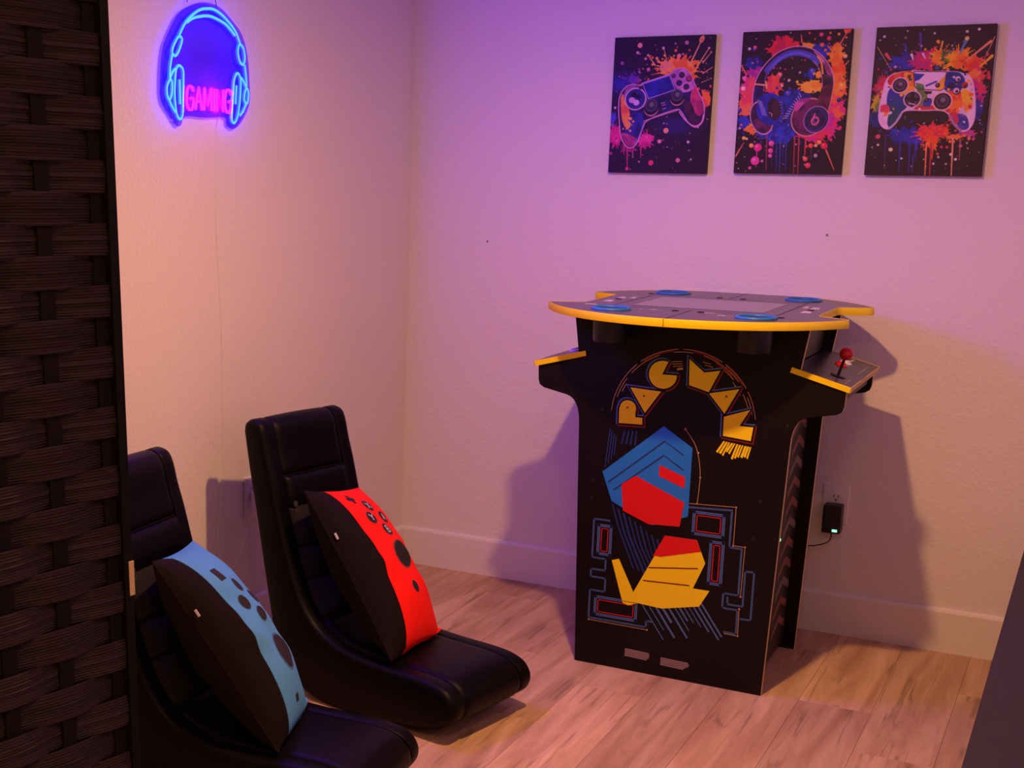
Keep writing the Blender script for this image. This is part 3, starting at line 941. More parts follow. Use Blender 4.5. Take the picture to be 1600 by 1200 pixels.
A.poly(S((548, 398), (600, 366), (650, 360), (694, 400), (722, 470), (700, 515), (640, 530), (590, 500)), (206, 130, 196), (172, 96, 170), smooth=4, within=inside)
for x, y, r, c in ((632, 405, 21, (60, 30, 70)), (683, 432, 21, (170, 44, 100)), (612, 462, 21, (36, 24, 90)), (663, 490, 21, (60, 28, 86)), (573, 412, 15, (90, 50, 110))):
    ell(A, S, x, y, r, (30, 14, 40)); ell(A, S, x+1, y-2, r*0.78, c)
for x, y, r in ((408, 625, 46), (597, 552, 42)):
    ell(A, S, x, y+24, r*1.15, (232, 150, 120)); ell(A, S, x, y+16, r*1.15, (24, 14, 40)); ell(A, S, x, y, r, (70, 62, 84)); ell(A, S, x, y-1, r*0.72, (44, 38, 58)); ell(A, S, x+3, y-6, r*0.4, (104, 98, 118))
for x, y in ((494, 607), (500, 622), (503, 648)):
    A.line([one(S, x-12, y+4), one(S, x+12, y-4)], 0.02, (200, 150, 220))
ell(A, S, 330, 498, 12, (50, 24, 60))
canvas('canvas_print', 0.6811, 1.3435, A, 'canvas print of a dark blue gamepad over orange paint, leftmost of three')

# -- second print: headphones in a ring of colour
S = sketcher(118, 92, 0.062, 790, 1020, 0.030)
A = Art((34, 18, 30), 33)
U = 3/790.0
A.splat(*one(S, 420, 200), 0.52, (226, 40, 50), (196, 30, 70), 1.0, 0.8, 12, 0.25, 4)
A.splat(*one(S, 205, 320), 0.30, (44, 56, 170), (30, 34, 110), 1.0, 0.8, 16, 0.5, 10)
A.splat(*one(S, 230, 400), 0.34, (206, 40, 140), (150, 40, 150), 1.0, 1.0, 16, 0.5, 8)
A.splat(*one(S, 165, 500), 0.36, (225, 50, 130), (236, 80, 90), 1.0, 1.1, 18, 0.5, 8)
A.splat(*one(S, 150, 620), 0.34, (240, 120, 70), (236, 70, 90), 0.9, 1.2, 18, 0.5, 8)
A.splat(*one(S, 130, 740), 0.24, (40, 60, 180), (26, 36, 120), 1.0, 1.0, 16, 0.5, 10)
A.splat(*one(S, 200, 785), 0.24, (244, 176, 40), (240, 130, 50), 1.2, 0.8, 12, 0.4, 4)
A.splat(*one(S, 700, 215), 0.28, (52, 56, 170), (40, 40, 120), 1.2, 0.8, 12, 0.5, 6)
A.splat(*one(S, 590, 190), 0.18, (244, 170, 50), None, 1.2, 0.8, 12, 0.5, 4)
A.splat(*one(S, 800, 250), 0.30, (248, 160, 40), (240, 120, 40), 0.8, 1.5, 16, 0.5, 6)
A.splat(*one(S, 815, 370), 0.32, (240, 90, 40), (246, 140, 40), 0.9, 1.2, 18, 0.5, 6)
A.splat(*one(S, 815, 490), 0.34, (246, 150, 40), (240, 100, 60), 0.9, 1.0, 16, 0.4, 6)
A.splat(*one(S, 800, 620), 0.34, (220, 40, 130), (240, 110, 60), 0.9, 1.3, 20, 0.5, 8)
A.splat(*one(S, 740, 740), 0.36, (230, 40, 110), (200, 30, 140), 1.0, 1.1, 20, 0.5, 8)
A.splat(*one(S, 640, 815), 0.34, (226, 50, 80), (220, 40, 120), 1.4, 0.7, 18, 0.5, 8)
A.splat(*one(S, 400, 800), 0.52, (44, 62, 190), (30, 40, 140), 1.3, 0.8, 20, 0.4, 10)
A.splat(*one(S, 280, 800), 0.24, (50, 60, 170), (120, 60, 150), 1.2, 0.8, 14, 0.4, 4)
A.splat(*one(S, 345, 470), 0.34, (225, 50, 80), (236, 90, 60), 0.8, 1.2, 18, 0.5, 6)
A.splat(*one(S, 630, 475), 0.34, (248, 190, 50), (244, 150, 40), 1.3, 0.7, 16, 0.4, 6)
A.splat(*one(S, 490, 560), 0.34, (40, 56, 170), (30, 36, 120), 1.2, 1.0, 14, 0.4, 6)
A.splat(*one(S, 625, 380), 0.16, (40, 60, 160), None, 0.8, 1.4, 8, 0.4, 3)
A.splat(*one(S, 675, 390), 0.12, (248, 180, 50), None, 1.0, 1.0, 8, 0.4, 2)
for x, y0, y1, c in ((305, 830, 1090, (150, 40, 90)), (380, 850, 1090, (40, 60, 150)), (405, 850, 1095, (50, 70, 170)), (450, 850, 1080, (44, 60, 150)), (510, 830, 1095, (170, 50, 60)), (542, 830, 1095, (190, 60, 60)), (590, 850, 985, (210, 70, 60)), (635, 860, 1000, (90, 40, 60)), (232, 900, 1010, (215, 60, 130)), (345, 850, 1060, (40, 40, 110)), (428, 850, 1040, (36, 44, 120))):
    A.line([one(S, x, y0), one(S, x-4, y1)], 0.045, c, wd2=0.02)
for p, q in (((105, 330), (150, 400)), ((70, 990), (130, 890)), ((820, 180), (880, 80)), ((740, 920), (800, 1060)), ((850, 330), (890, 290)), ((550, 160), (545, 110))):
    A.line([one(S, *p), one(S, *q)], 0.045, (236, 120, 80), wd2=0.02)
A.poly(S((845, 70), (905, 68), (890, 95), (858, 105)), (240, 90, 40))
A.dots(120, [(225, 200, 205), (190, 150, 170), (235, 180, 160), (140, 110, 140)], 0.006, 0.024)
for x, y, r, c in ((690, 108, 15, (225, 70, 110)), (745, 135, 16, (215, 50, 90)), (697, 180, 15, (240, 100, 70)), (862, 258, 15, (240, 190, 120)), (207, 200, 14, (220, 90, 120)), (165, 210, 11, (225, 200, 210)), (130, 422, 17, (236, 110, 170)), (122, 495, 17, (240, 210, 200)), (237, 920, 30, (225, 50, 130)), (217, 1018, 33, (230, 70, 150)), (338, 887, 21, (230, 80, 160)), (333, 940, 19, (228, 70, 150)), (330, 977, 15, (220, 90, 160)), (188, 908, 17, (246, 170, 80)), (725, 890, 24, (225, 40, 80)), (690, 867, 17, (246, 140, 80)), (628, 893, 17, (240, 80, 60)), (665, 890, 13, (240, 180, 120)), (590, 990, 17, (240, 90, 80)), (610, 1035, 20, (230, 60, 80)), (665, 963, 14, (170, 150, 170)), (178, 1072, 12, (220, 90, 150)), (270, 1018, 11, (190, 110, 160)), (130, 855, 14, (240, 190, 90)), (152, 860, 10, (240, 210, 120)), (98, 655, 16, (50, 40, 140)), (825, 565, 16, (40, 30, 90)), (845, 465, 28, (248, 170, 60)), (455, 522, 18, (80, 90, 190)), (630, 362, 17, (90, 90, 190)), (395, 390, 15, (240, 140, 130)), (410, 470, 11, (240, 190, 190)), (460, 433, 9, (220, 190, 210)), (540, 375, 9, (200, 160, 190))):
    A.circle(*one(S, x, y), r*U, c)
    if r > 13:
        A.circle(*one(S, x-r*0.25, y-r*0.25), r*U*0.35, tuple(min(255, v+50) for v in c))
outer_ = catmull(S((192, 620), (198, 520), (222, 420), (285, 320), (370, 240), (460, 200), (550, 192), (640, 215), (720, 280), (772, 370), (784, 460), (770, 560), (748, 650)), 4)
inner_ = catmull(S((640, 600), (690, 540), (704, 460), (692, 380), (650, 305), (580, 268), (500, 262), (410, 290), (330, 345), (290, 400), (275, 480), (268, 560), (245, 620)), 4)
hb = A.poly(outer_+inner_, (52, 22, 42), (36, 16, 40))
A.line(S((300, 362), (360, 300), (440, 250), (530, 236), (620, 262), (662, 300)), 0.17, (74, 78, 178), smooth=5)
A.line(S((320, 350), (380, 290), (450, 252), (530, 240), (610, 262)), 0.05, (110, 110, 205), smooth=5)
A.poly(inner_[14:-6]+[one(S, 330, 390), one(S, 690, 420)], (44, 22, 38), a=0.0)
A.line(outer_, 0.024, (232, 160, 196)); A.line(inner_[:18], 0.018, (206, 130, 180)); A.line(inner_[30:], 0.014, (120, 90, 170))
A.poly(S((628, 218), (700, 268), (760, 350), (775, 400), (735, 380), (700, 300)), (206, 120, 170), (140, 60, 100), smooth=3)
A.line(S((665, 262), (692, 300), (704, 380)), 0.05, (248, 170, 60), smooth=4)
A.line(S((212, 462), (300, 470)), 0.05, (240, 160, 130)); A.line(S((290, 440), (296, 490)), 0.04, (246, 190, 110))
A.line(S((710, 385), (775, 415)), 0.02, (120, 70, 90)); A.line(S((708, 400), (772, 432)), 0.015, (100, 60, 80))
A.poly(S((205, 480), (270, 490), (262, 570), (205, 590)), (28, 20, 70), (50, 30, 110), within=hb)
# left cup
A.circle(*one(S, 265, 700), 118*U, (56, 24, 60), rx=0.72, ry=1.12, rot=-0.35, col2=(110, 40, 90))
A.ring(*one(S, 262, 705), 112*U, 0.022, (226, 170, 196), rx=0.72, ry=1.12, rot=-0.35)
A.circle(*one(S, 325, 640), 122*U, (46, 54, 178), rx=0.82, ry=1.0, rot=-0.25, col2=(34, 40, 140))
A.circle(*one(S, 356, 640), 84*U, (40, 22, 48), rx=0.6, ry=1.0, rot=-0.22)
A.circle(*one(S, 372, 640), 70*U, (64, 30, 50), rx=0.5, ry=1.0, rot=-0.22)
for i in range(9):
    A.line([one(S, 232+i*4, 575+i*13), one(S, 262+i*5, 590+i*12)], 0.016, (190, 170, 220))
for i in range(6):
    A.line([one(S, 392+i*5, 590+i*20), one(S, 412+i*4, 586+i*20)], 0.014, (150, 140, 215))
A.line(S((318, 665), (340, 675), (338, 692)), 0.02, (230, 170, 130))
# right cup
A.circle(*one(S, 545, 640), 128*U, (40, 46, 150), rx=0.80, ry=1.02, rot=0.45, col2=(30, 34, 110))
for i in range(11):
    A.line([one(S, 420+i*12, 705-i*18), one(S, 452+i*10, 700-i*15)], 0.02, (190, 180, 225))
A.circle(*one(S, 610, 690), 146*U, (60, 24, 66), rx=0.92, ry=1.0, rot=0.4, col2=(110, 36, 84))
A.ring(*one(S, 612, 692), 140*U, 0.024, (236, 170, 130), rx=0.90, ry=1.0, rot=0.4)
A.poly(S((505, 600), (560, 560), (620, 560), (560, 610), (515, 660)), (206, 80, 160), (150, 50, 130), smooth=3)
A.poly(S((640, 600), (690, 540), (700, 480), (782, 450), (770, 560), (748, 660), (690, 620)), (74, 26, 46), (110, 40, 70), smooth=3)
A.line(S((748, 650), (770, 560), (784, 460)), 0.022, (240, 170, 110), smooth=3)
A.circle(*one(S, 664, 706), 100*U, (48, 30, 84), rx=0.9, ry=1.0, rot=0.35, col2=(30, 20, 56))
A.ring(*one(S, 664, 706), 98*U, 0.022, (200, 120, 190), rx=0.9, ry=1.0, rot=0.35)
A.ring(*one(S, 658, 708), 82*U, 0.012, (90, 70, 150), rx=0.9, ry=1.0, rot=0.35)
A.ring(*one(S, 656, 716), 27*U, 0.045, (236, 80, 110), rx=0.9, ry=1.0, rot=0.3)
A.line(S((655, 668), (636, 712)), 0.045, (226, 90, 130))
A.ring(*one(S, 660, 712), 16*U, 0.02, (130, 120, 210))
canvas('canvas_print', 1.0608, 1.3470, A, 'canvas print of over-ear headphones in bright paint, middle of three')

# -- third print: white gamepad covered in paint
S = sketcher(137, 100, 0.084, 828, 1040, 0.032)
A = Art((46, 26, 36), 55)
U = 3/828.0
for x, y, r, c, c2, rx, ry in ((330, 345, .36, (46, 52, 170), (60, 40, 130), 1.1, .7), (480, 320, .40, (220, 40, 90), (190, 30, 110), 1.0, .9), (590, 300, .34, (246, 180, 40), (240, 130, 40), .9, .8), (640, 300, .26, (120, 150, 50), (60, 110, 60), 1.0, .8),
                               (710, 310, .36, (248, 180, 40), (240, 120, 40), 1.0, .9), (800, 340, .30, (240, 110, 40), (220, 60, 50), 1.1, .9), (830, 430, .30, (236, 130, 60), (220, 60, 80), .9, 1.1), (850, 540, .30, (216, 50, 90), (190, 40, 120), .8, 1.3),
                               (840, 660, .24, (60, 50, 140), (40, 40, 110), .8, 1.4), (175, 520, .30, (214, 50, 70), (160, 40, 90), .8, 1.2), (140, 640, .24, (206, 180, 50), (120, 140, 60), .7, 1.3), (150, 750, .30, (40, 60, 120), (36, 40, 100), 1.0, .9),
                               (330, 850, .34, (50, 56, 170), (40, 44, 130), 1.3, .8), (420, 870, .26, (60, 50, 170), (44, 44, 150), 1.0, .9), (530, 825, .36, (220, 40, 80), (236, 80, 50), 1.3, .8), (600, 820, .26, (240, 80, 50), (220, 50, 70), 1.0, .7), (540, 890, .22, (244, 130, 40), (236, 90, 40), .8, 1.1), (780, 820, .18, (190, 70, 140), None, 1.3, .7), (690, 850, .16, (236, 130, 60), None, 1.6, .5)):
    A.splat(*one(S, x, y), r, c, c2, rx, ry, 20, 0.55, 8)
for p, q, w1, c in (((450, 270), (445, 140), .06, (80, 60, 170)), ((350, 300), (340, 215), .06, (60, 50, 160)), ((590, 250), (600, 195), .05, (240, 190, 60)), ((720, 270), (770, 175), .09, (90, 130, 170)), ((770, 320), (930, 190), .07, (240, 150, 110)), ((860, 360), (940, 290), .08, (246, 180, 60)), ((230, 320), (205, 285), .09, (220, 80, 90)), ((235, 385), (140, 235), .02, (220, 170, 120)), ((395, 320), (385, 285), .07, (225, 205, 215)), ((480, 310), (465, 280), .06, (230, 200, 215)), ((880, 330), (955, 160), .02, (240, 170, 140)), ((655, 260), (690, 195), .03, (60, 80, 150))):
    A.line([one(S, *p), one(S, *q)], w1*0.5, c, wd2=w1)
A.circle(*one(S, 768, 172), 0.055, (236, 210, 110))
for x, y0, y1, c in ((310, 900, 1110, (50, 60, 150)), (380, 900, 1110, (60, 50, 150)), (425, 880, 1000, (70, 60, 190)), (405, 990, 1110, (70, 50, 130)), (497, 900, 1125, (244, 130, 80)), (530, 900, 1125, (190, 50, 60)), (545, 900, 1010, (220, 90, 60)), (682, 860, 1120, (240, 160, 120)), (205, 850, 1050, (60, 50, 110)), (735, 860, 1010, (150, 70, 100))):
    A.line([one(S, x, y0), one(S, x-8, y1)], 0.05, c, wd2=0.024)
A.dots(110, [(230, 215, 215), (200, 170, 180), (170, 140, 160), (230, 190, 190)], 0.006, 0.024)
for x, y, r, c in ((242, 955, 15, (236, 210, 170)), (150, 865, 17, (220, 80, 90)), (735, 910, 12, (210, 100, 120)), (702, 1005, 10, (235, 215, 220)), (668, 972, 10, (240, 210, 170)), (190, 162, 10, (210, 190, 195)), (545, 138, 8, (220, 200, 205)), (768, 125, 10, (225, 200, 205)), (850, 110, 10, (235, 215, 220)), (852, 405, 14, (240, 140, 90)), (565, 372, 16, (70, 90, 130)), (270, 372, 10, (200, 170, 190)), (150, 925, 9, (230, 210, 215)), (320, 1015, 8, (220, 200, 230)), (548, 1042, 9, (220, 190, 200))):
    A.circle(*one(S, x, y), r*U, c)
bodyp = S((205, 470), (250, 425), (330, 402), (390, 396), (520, 400), (640, 396), (700, 398), (765, 410), (808, 460), (826, 560), (832, 660), (822, 740), (788, 795), (735, 808), (695, 765), (655, 700), (600, 668), (480, 672), (365, 674), (318, 695), (278, 760), (230, 808), (180, 795), (153, 735), (162, 640), (182, 550))
inside = A.poly(bodyp, (238, 206, 222), (226, 186, 208), smooth=4)
for pts, c, c2 in ((S((215, 470), (260, 420), (390, 400), (390, 470), (300, 440), (240, 500)), (214, 40, 50), (236, 90, 50)),
                   (S((330, 420), (395, 420), (410, 530), (350, 580), (300, 560), (350, 500)), (248, 170, 50), (240, 120, 50)),
                   (S((235, 520), (330, 560), (360, 640), (310, 690), (260, 720), (210, 640)), (50, 56, 150), (40, 70, 110)),
                   (S((250, 640), (320, 660), (290, 740), (240, 800), (215, 760)), (40, 80, 90), (50, 60, 130)),
                   (S((165, 650), (220, 640), (230, 700), (180, 720)), (244, 150, 60), (220, 60, 90)),
                   (S((440, 520), (500, 560), (480, 640), (440, 660), (400, 600)), (110, 140, 70), (190, 190, 70)),
                   (S((430, 640), (640, 640), (640, 690), (430, 690)), (206, 60, 60), (190, 80, 70)),
                   (S((480, 590), (530, 590), (520, 640), (470, 640)), (60, 70, 150), None),
                   (S((640, 400), (720, 405), (760, 470), (700, 560), (640, 540), (610, 500)), (44, 56, 150), (36, 44, 110)),
                   (S((640, 540), (740, 540), (760, 600), (700, 700), (650, 650)), (226, 70, 50), (244, 130, 50)),
                   (S((740, 520), (800, 540), (815, 620), (770, 680), (740, 600)), (248, 190, 50), (240, 150, 60)),
                   (S((690, 690), (770, 700), (790, 780), (740, 800), (700, 750)), (60, 60, 140), (120, 80, 160)),
                   (S((650, 690), (700, 680), (720, 740), (690, 760)), (200, 50, 80), None)):
    A.poly(pts, c, c2, smooth=3, within=inside)
for k_ in range(70):
    x, y = A.rng.uniform(165, 825), A.rng.uniform(410, 790)
    p = one(S, x, y)
    i_, j_ = int(np.clip(p[1]/4*GZ, 0, GZ-1)), int(np.clip(p[0]/3*GX, 0, GX-1))
    if inside[i_, j_] > 0.9:
        A.circle(p[0], p[1], A.rng.uniform(0.012, 0.05), [(238, 206, 222), (214, 40, 60), (248, 180, 50), (50, 60, 160), (40, 90, 90), (236, 110, 50)][A.rng.randint(6)], rx=1.0, ry=A.rng.uniform(0.6, 1.6), rot=A.rng.uniform(0, 3))
A.line(catmull(bodyp, 4, True)+[bodyp[0]], 0.028, (240, 190, 215))
A.line(S((655, 705), (690, 765), (735, 805)), 0.06, (170, 120, 150), smooth=4); A.line(S((315, 700), (275, 765), (228, 806)), 0.06, (190, 170, 190), smooth=4)
A.line(S((285, 405), (330, 395), (380, 392)), 0.05, (30, 16, 30), smooth=3); A.line(S((660, 388), (710, 390), (760, 405)), 0.06, (30, 16, 30), smooth=3)
tp = A.poly(S((402, 402), (632, 400), (612, 518), (594, 530), (428, 526), (408, 500)), (240, 208, 224), None, outline=(60, 24, 44), wd=0.022)
A.poly(S((405, 415), (480, 420), (440, 460), (410, 470)), (44, 60, 160), None, within=tp)
A.poly(S((570, 480), (625, 420), (612, 520), (560, 528)), (248, 190, 50), (240, 170, 60), within=tp)
A.poly(S((415, 480), (470, 490), (480, 526), (425, 526)), (60, 120, 70), (110, 150, 80), within=tp)
A.line(S((490, 500), (560, 470)), 0.05, (70, 60, 160))
ell2 = lambda x, y, r, c: A.circle(*one(S, x, y), r*U, c)
for x, y, r, ringc in ((305, 500, 60, (236, 190, 210)), (605, 605, 70, (244, 190, 180))):
    ell2(x, y, r, ringc); ell2(x, y, r*0.86, (50, 24, 40)); ell2(x, y-2, r*0.66, (92, 76, 92)); ell2(x, y-2, r*0.5, (60, 44, 60)); ell2(x+4, y-10, r*0.26, (130, 112, 128))
ell2(393, 595, 64, (226, 190, 208)); ell2(393, 595, 55, (54, 30, 48)); ell2(393, 597, 48, (80, 64, 80))
A.line(S((350, 592), (436, 598)), 0.085, (40, 22, 36)); A.line(S((396, 552), (390, 640)), 0.085, (40, 22, 36)); A.line(S((372, 625), (412, 632)), 0.03, (220, 190, 205))
for x, y, r, c in ((713, 450, 23, (210, 190, 215)), (757, 492, 23, (200, 40, 50)), (660, 495, 22, (30, 34, 90)), (702, 532, 27, (225, 190, 205))):
    ell2(x, y, r, (40, 18, 40)); ell2(x-2, y-2, r*0.8, c); ell2(x+2, y+3, r*0.4, (50, 30, 50))
for x, y, r in ((370, 437, 13), (570, 495, 17), (495, 598, 15)):
    ell2(x, y, r, (50, 26, 40)); ell2(x-2, y-2, r*0.5, (120, 100, 110))
A.poly(S((475, 536), (535, 538), (525, 556), (485, 555)), (60, 30, 40))
canvas('canvas_print', 1.4230, 1.3472, A, 'canvas print of a white paint-splashed gamepad, rightmost of three')

# ------------------------------------------------------------------ neon sign on the left wall
M_blue = mat('blue_neon', (0.1, 0.3, 0.9), 0.4, emit=NEON_BLUE[0], strength=NEON_BLUE[1], noise=(10, 0.01))
M_pink = mat('pink_neon', (0.9, 0.1, 0.7), 0.4, emit=NEON_PINK[0], strength=NEON_PINK[1], noise=(10, 0.01))
M_blue_side = mat('blue_neon_side', (0.1, 0.3, 0.9), 0.4, emit=NEON_BLUE_SIDE[0], strength=NEON_BLUE_SIDE[1], noise=(10, 0.01))
M_pink_side = mat('pink_neon_side', (0.9, 0.1, 0.7), 0.4, emit=NEON_PINK_SIDE[0], strength=NEON_PINK_SIDE[1], noise=(10, 0.01))
def flex(name, bm, front, side):
    bm.normal_update()
    bmesh.ops.recalc_face_normals(bm, faces=bm.faces)
    for f in bm.faces:
        f.material_index = 0 if f.normal.x > 0.4 else 1
    return mesh_obj(name, bm, [front, side], neon)
M_acr = bpy.data.materials.new('blue_tinted_acrylic')
M_acr.use_nodes = True
_nt = M_acr.node_tree
for n_ in list(_nt.nodes):
    if n_.type == 'BSDF_PRINCIPLED':
        _nt.nodes.remove(n_)
_o = [n_ for n_ in _nt.nodes if n_.type == 'OUTPUT_MATERIAL'][0]
_t = _nt.nodes.new('ShaderNodeBsdfTransparent'); _t.inputs[0].default_value = (0.60, 0.46, 0.97, 1)  # blue tint puts some of the sign's glow into the plate colour
_g = _nt.nodes.new('ShaderNodeBsdfGlossy'); _g.inputs['Roughness'].default_value = 0.12
_m = _nt.nodes.new('ShaderNodeMixShader')
_m.inputs[0].default_value = 0.05; _nt.links.new(_t.outputs[0], _m.inputs[1]); _nt.links.new(_g.outputs[0], _m.inputs[2]); _nt.links.new(_m.outputs[0], _o.inputs[0])
NY, NZ = -1.237, 1.44
neon = thing('neon_sign', 'glowing blue and pink neon headphones sign on the left wall', 'neon sign', (0, NY, NZ))
def nloc(pts, x):
    return [(x, p[0]-NY+0.022, p[1]-NZ+0.002) for p in pts]
plate = [(-1.405, 1.652), (-1.361, 1.705), (-1.307, 1.732), (-1.246, 1.746), (-1.178, 1.740), (-1.119, 1.711), (-1.074, 1.680), (-1.048, 1.628), (-1.038, 1.558), (-1.040, 1.503), (-1.084, 1.454), (-1.120, 1.440), (-1.145, 1.452), (-1.153, 1.468), (-1.247, 1.464), (-1.334, 1.464), (-1.349, 1.445), (-1.368, 1.440), (-1.401, 1.470), (-1.431, 1.500), (-1.434, 1.557), (-1.424, 1.618)]
plate = [(p[0]-NY+0.024, p[1]-NZ+0.002) for p in catmull(plate, 3, True)]
mesh_obj('acrylic_backplate', prism(bmesh.new(), plate, 'yz', 0.011, 0.014), M_acr, neon)
TUBES = {
 'headband_tube': [(-1.366, 1.655), (-1.342, 1.685), (-1.312, 1.707), (-1.277, 1.724), (-1.246, 1.730), (-1.215, 1.731), (-1.178, 1.721), (-1.140, 1.702), (-1.113, 1.683), (-1.094, 1.658)],
 'headband_inner_tube': [(-1.334, 1.688), (-1.307, 1.701), (-1.267, 1.710), (-1.231, 1.713), (-1.194, 1.708), (-1.157, 1.698), (-1.118, 1.676)],
 'left_slider_tube': [(-1.367, 1.653), (-1.354, 1.649), (-1.357, 1.637), (-1.369, 1.617), (-1.382, 1.606), (-1.394, 1.611), (-1.393, 1.623), (-1.381, 1.640), None],
 'left_arm_tube': [(-1.395, 1.608), (-1.403, 1.581), (-1.406, 1.552)],
 'left_cushion_tube': [(-1.365, 1.584), (-1.350, 1.574), (-1.349, 1.546), (-1.351, 1.504), (-1.353, 1.467), (-1.364, 1.456), (-1.376, 1.465), (-1.383, 1.489), (-1.386, 1.522), (-1.382, 1.561), (-1.377, 1.578), None],
 'left_cushion_line': [(-1.365, 1.551), (-1.363, 1.492)],
 'left_shell_tube': [(-1.382, 1.576), (-1.396, 1.565), (-1.406, 1.548)],
 'left_cap_tube': [(-1.397, 1.543), (-1.398, 1.516), (-1.407, 1.501), (-1.416, 1.509), (-1.417, 1.531), (-1.406, 1.548), None],
 'left_lower_tube': [(-1.409, 1.501), (-1.397, 1.485), (-1.383, 1.472)],
 'right_slider_tube': [(-1.094, 1.656), (-1.077, 1.645), (-1.071, 1.621), (-1.079, 1.606), (-1.093, 1.611), (-1.103, 1.631), (-1.102, 1.647), None],
 'right_arm_tube': [(-1.072, 1.606), (-1.065, 1.577), (-1.062, 1.551)],
 'right_cushion_tube': [(-1.107, 1.582), (-1.093, 1.573), (-1.090, 1.549), (-1.095, 1.507), (-1.104, 1.474), (-1.118, 1.456), (-1.131, 1.460), (-1.131, 1.482), (-1.126, 1.529), (-1.121, 1.565), None],
 'right_cushion_line': [(-1.110, 1.551), (-1.115, 1.503)],
 'right_shell_tube': [(-1.090, 1.573), (-1.076, 1.562), (-1.062, 1.546)],
 'right_cap_tube': [(-1.053, 1.536), (-1.055, 1.515), (-1.064, 1.506), (-1.073, 1.517), (-1.070, 1.535), (-1.062, 1.546), None],
 'right_lower_tube': [(-1.064, 1.506), (-1.078, 1.487), (-1.095, 1.474)],
}
for nm, pts in TUBES.items():
    closed = pts[-1] is None
    pts = [p for p in pts if p]
    q = catmull(pts, 4, closed) if len(pts) > 2 else pts
    bm = bmesh.new()
    tube(bm, nloc(q, 0.0187), 0.0044, 8, closed)
    flex('blue_tube', bm, M_blue, M_blue_side)
# the word, one bent tube per letter stroke
LET = {'G': [[(1, .82), (.75, 1), (.3, 1), (.02, .75), (.02, .25), (.3, 0), (.75, 0), (1, .22), (1, .48), (.55, .48)]],
       'A': [[(0, 0), (.5, 1), (1, 0)], [(.2, .38), (.8, .38)]],
       'M': [[(0, 0), (.06, 1), (.5, .25), (.94, 1), (1, 0)]],
       'I': [[(.5, 0), (.5, 1)]],
       'N': [[(0, 0), (0, 1), (1, 0), (1, 1)]]}
yl, wl_ = -1.332, 0.0
for ch, wd in (('G', .028), ('A', .030), ('M', .034), ('I', .008), ('N', .028), ('G', .028)):
    bm = bmesh.new()
    for stp in LET[ch]:
        pts = [(yl+p[0]*wd, 1.482+p[1]*0.054) for p in stp]
        if ch == 'G':
            pts = catmull(pts, 3)
        tube(bm, nloc(pts, 0.0187), 0.0032, 8)
    flex('pink_letter', bm, M_pink, M_pink_side)
    yl += wd+0.0085
bm = bmesh.new()
for (y, z) in ((-1.40, 1.64), (-1.085, 1.66), (-1.378, 1.455), (-1.10, 1.455)):
    lathe(bm, [(0.003, 0.0), (0.003, 0.011)], 10, 'x', (0, y-NY+0.024, z-NZ))
mesh_parts('standoff', bm, M_white, neon)
bm = bmesh.new()
tube(bm, [(0.012, -0.06, 0.30), (0.004, -0.045, 0.40), (0.002, -0.04, 0.46)], 0.0011, 5)
tube(bm, [(0.012, 0.07, 0.30), (0.004, 0.05, 0.40), (0.002, 0.04, 0.46)], 0.0011, 5)
mesh_parts('hanging_cord', bm, M_shaft, neon)
lathe_pin = mesh_obj('hook', lathe(bmesh.new(), [(0.006, 0.0), (0.006, 0.006), (0.003, 0.014)], 10, 'x', (0, 0, 0.462)), M_white, neon)
bm = bmesh.new()
cab_pts = [(0.010, -1.150, 1.47), (0.0006, -1.155, 1.42), (0.0006, -1.155, 1.2), (0.0006, -1.128, 0.9), (0.0006, -1.122, 0.6), (0.0006, -1.123, 0.51), (0.0008, -1.135, 0.42), (0.0012, -1.145, 0.34), (0.004, -1.13, 0.25), (0.010, -1.08, 0.24), (0.016, -1.02, 0.33), (0.030, -1.004, 0.412)]
tube(bm, [(p[0], p[1]-NY, p[2]-NZ) for p in catmull(cab_pts, 5)], 0.0014, 6)
mesh_obj('power_cord', bm, mat('clear_white_cord', (0.80, 0.765, 0.73), 0.5, noise=(20, 0.03)), neon, smooth=True)

# ------------------------------------------------------------------ outlets
def outlet(label, loc, rotz):
    t = thing('wall_outlet', label, 'outlet', loc, rotz, 'wall outlets')
    mesh_obj('cover_plate', newbox(-0.037, 0.037, -0.006, -0.0002, -0.060, 0.060, bev=0.003), M_white, t)
    for zc in (0.021, -0.021):
        bm = bmesh.new()
        prism(bm, arc(0, zc, 0.0175, 0.0165, 20, 160, 8)+arc(0, zc, 0.0175, 0.0165, 200, 340, 8), 'xz', -0.0078, -0.0055)
        r = mesh_obj('receptacle', bm, M_white, t)
        bm = bmesh.new()
        box(bm, -0.0075, -0.0050, -0.0082, -0.0077, zc-0.001, zc+0.008)
        box(bm, 0.0050, 0.0075, -0.0082, -0.0077, zc+0.000, zc+0.007)
        lathe(bm, [(0.0028, -0.0077), (0.0028, -0.0082)], 10, 'y', (0, 0, zc-0.008))
        mesh_parts('slot', bm, M_shaft, r)
    return t
outlet('white wall outlet behind the arcade table, near its right edge', (1.4235, 0, 0.394), 0)
outlet('white wall outlet on the left wall behind the chair with the red cushion', (0, -0.975, 0.425), PI/2)
ad = thing('power_adapter', 'black plug-in power adapter with green light in the outlet by the arcade table', 'power adapter', (1.4235, -0.0082, 0.373))
mesh_obj('adapter_body', newbox(-0.026, 0.026, -0.045, 0.0, -0.058, 0.026, bev=0.004), M_shaft, ad)
mesh_obj('indicator_light', newbox(0.004, 0.018, -0.0462, -0.0445, -0.052, -0.045), M_green, ad)
bm = bmesh.new()
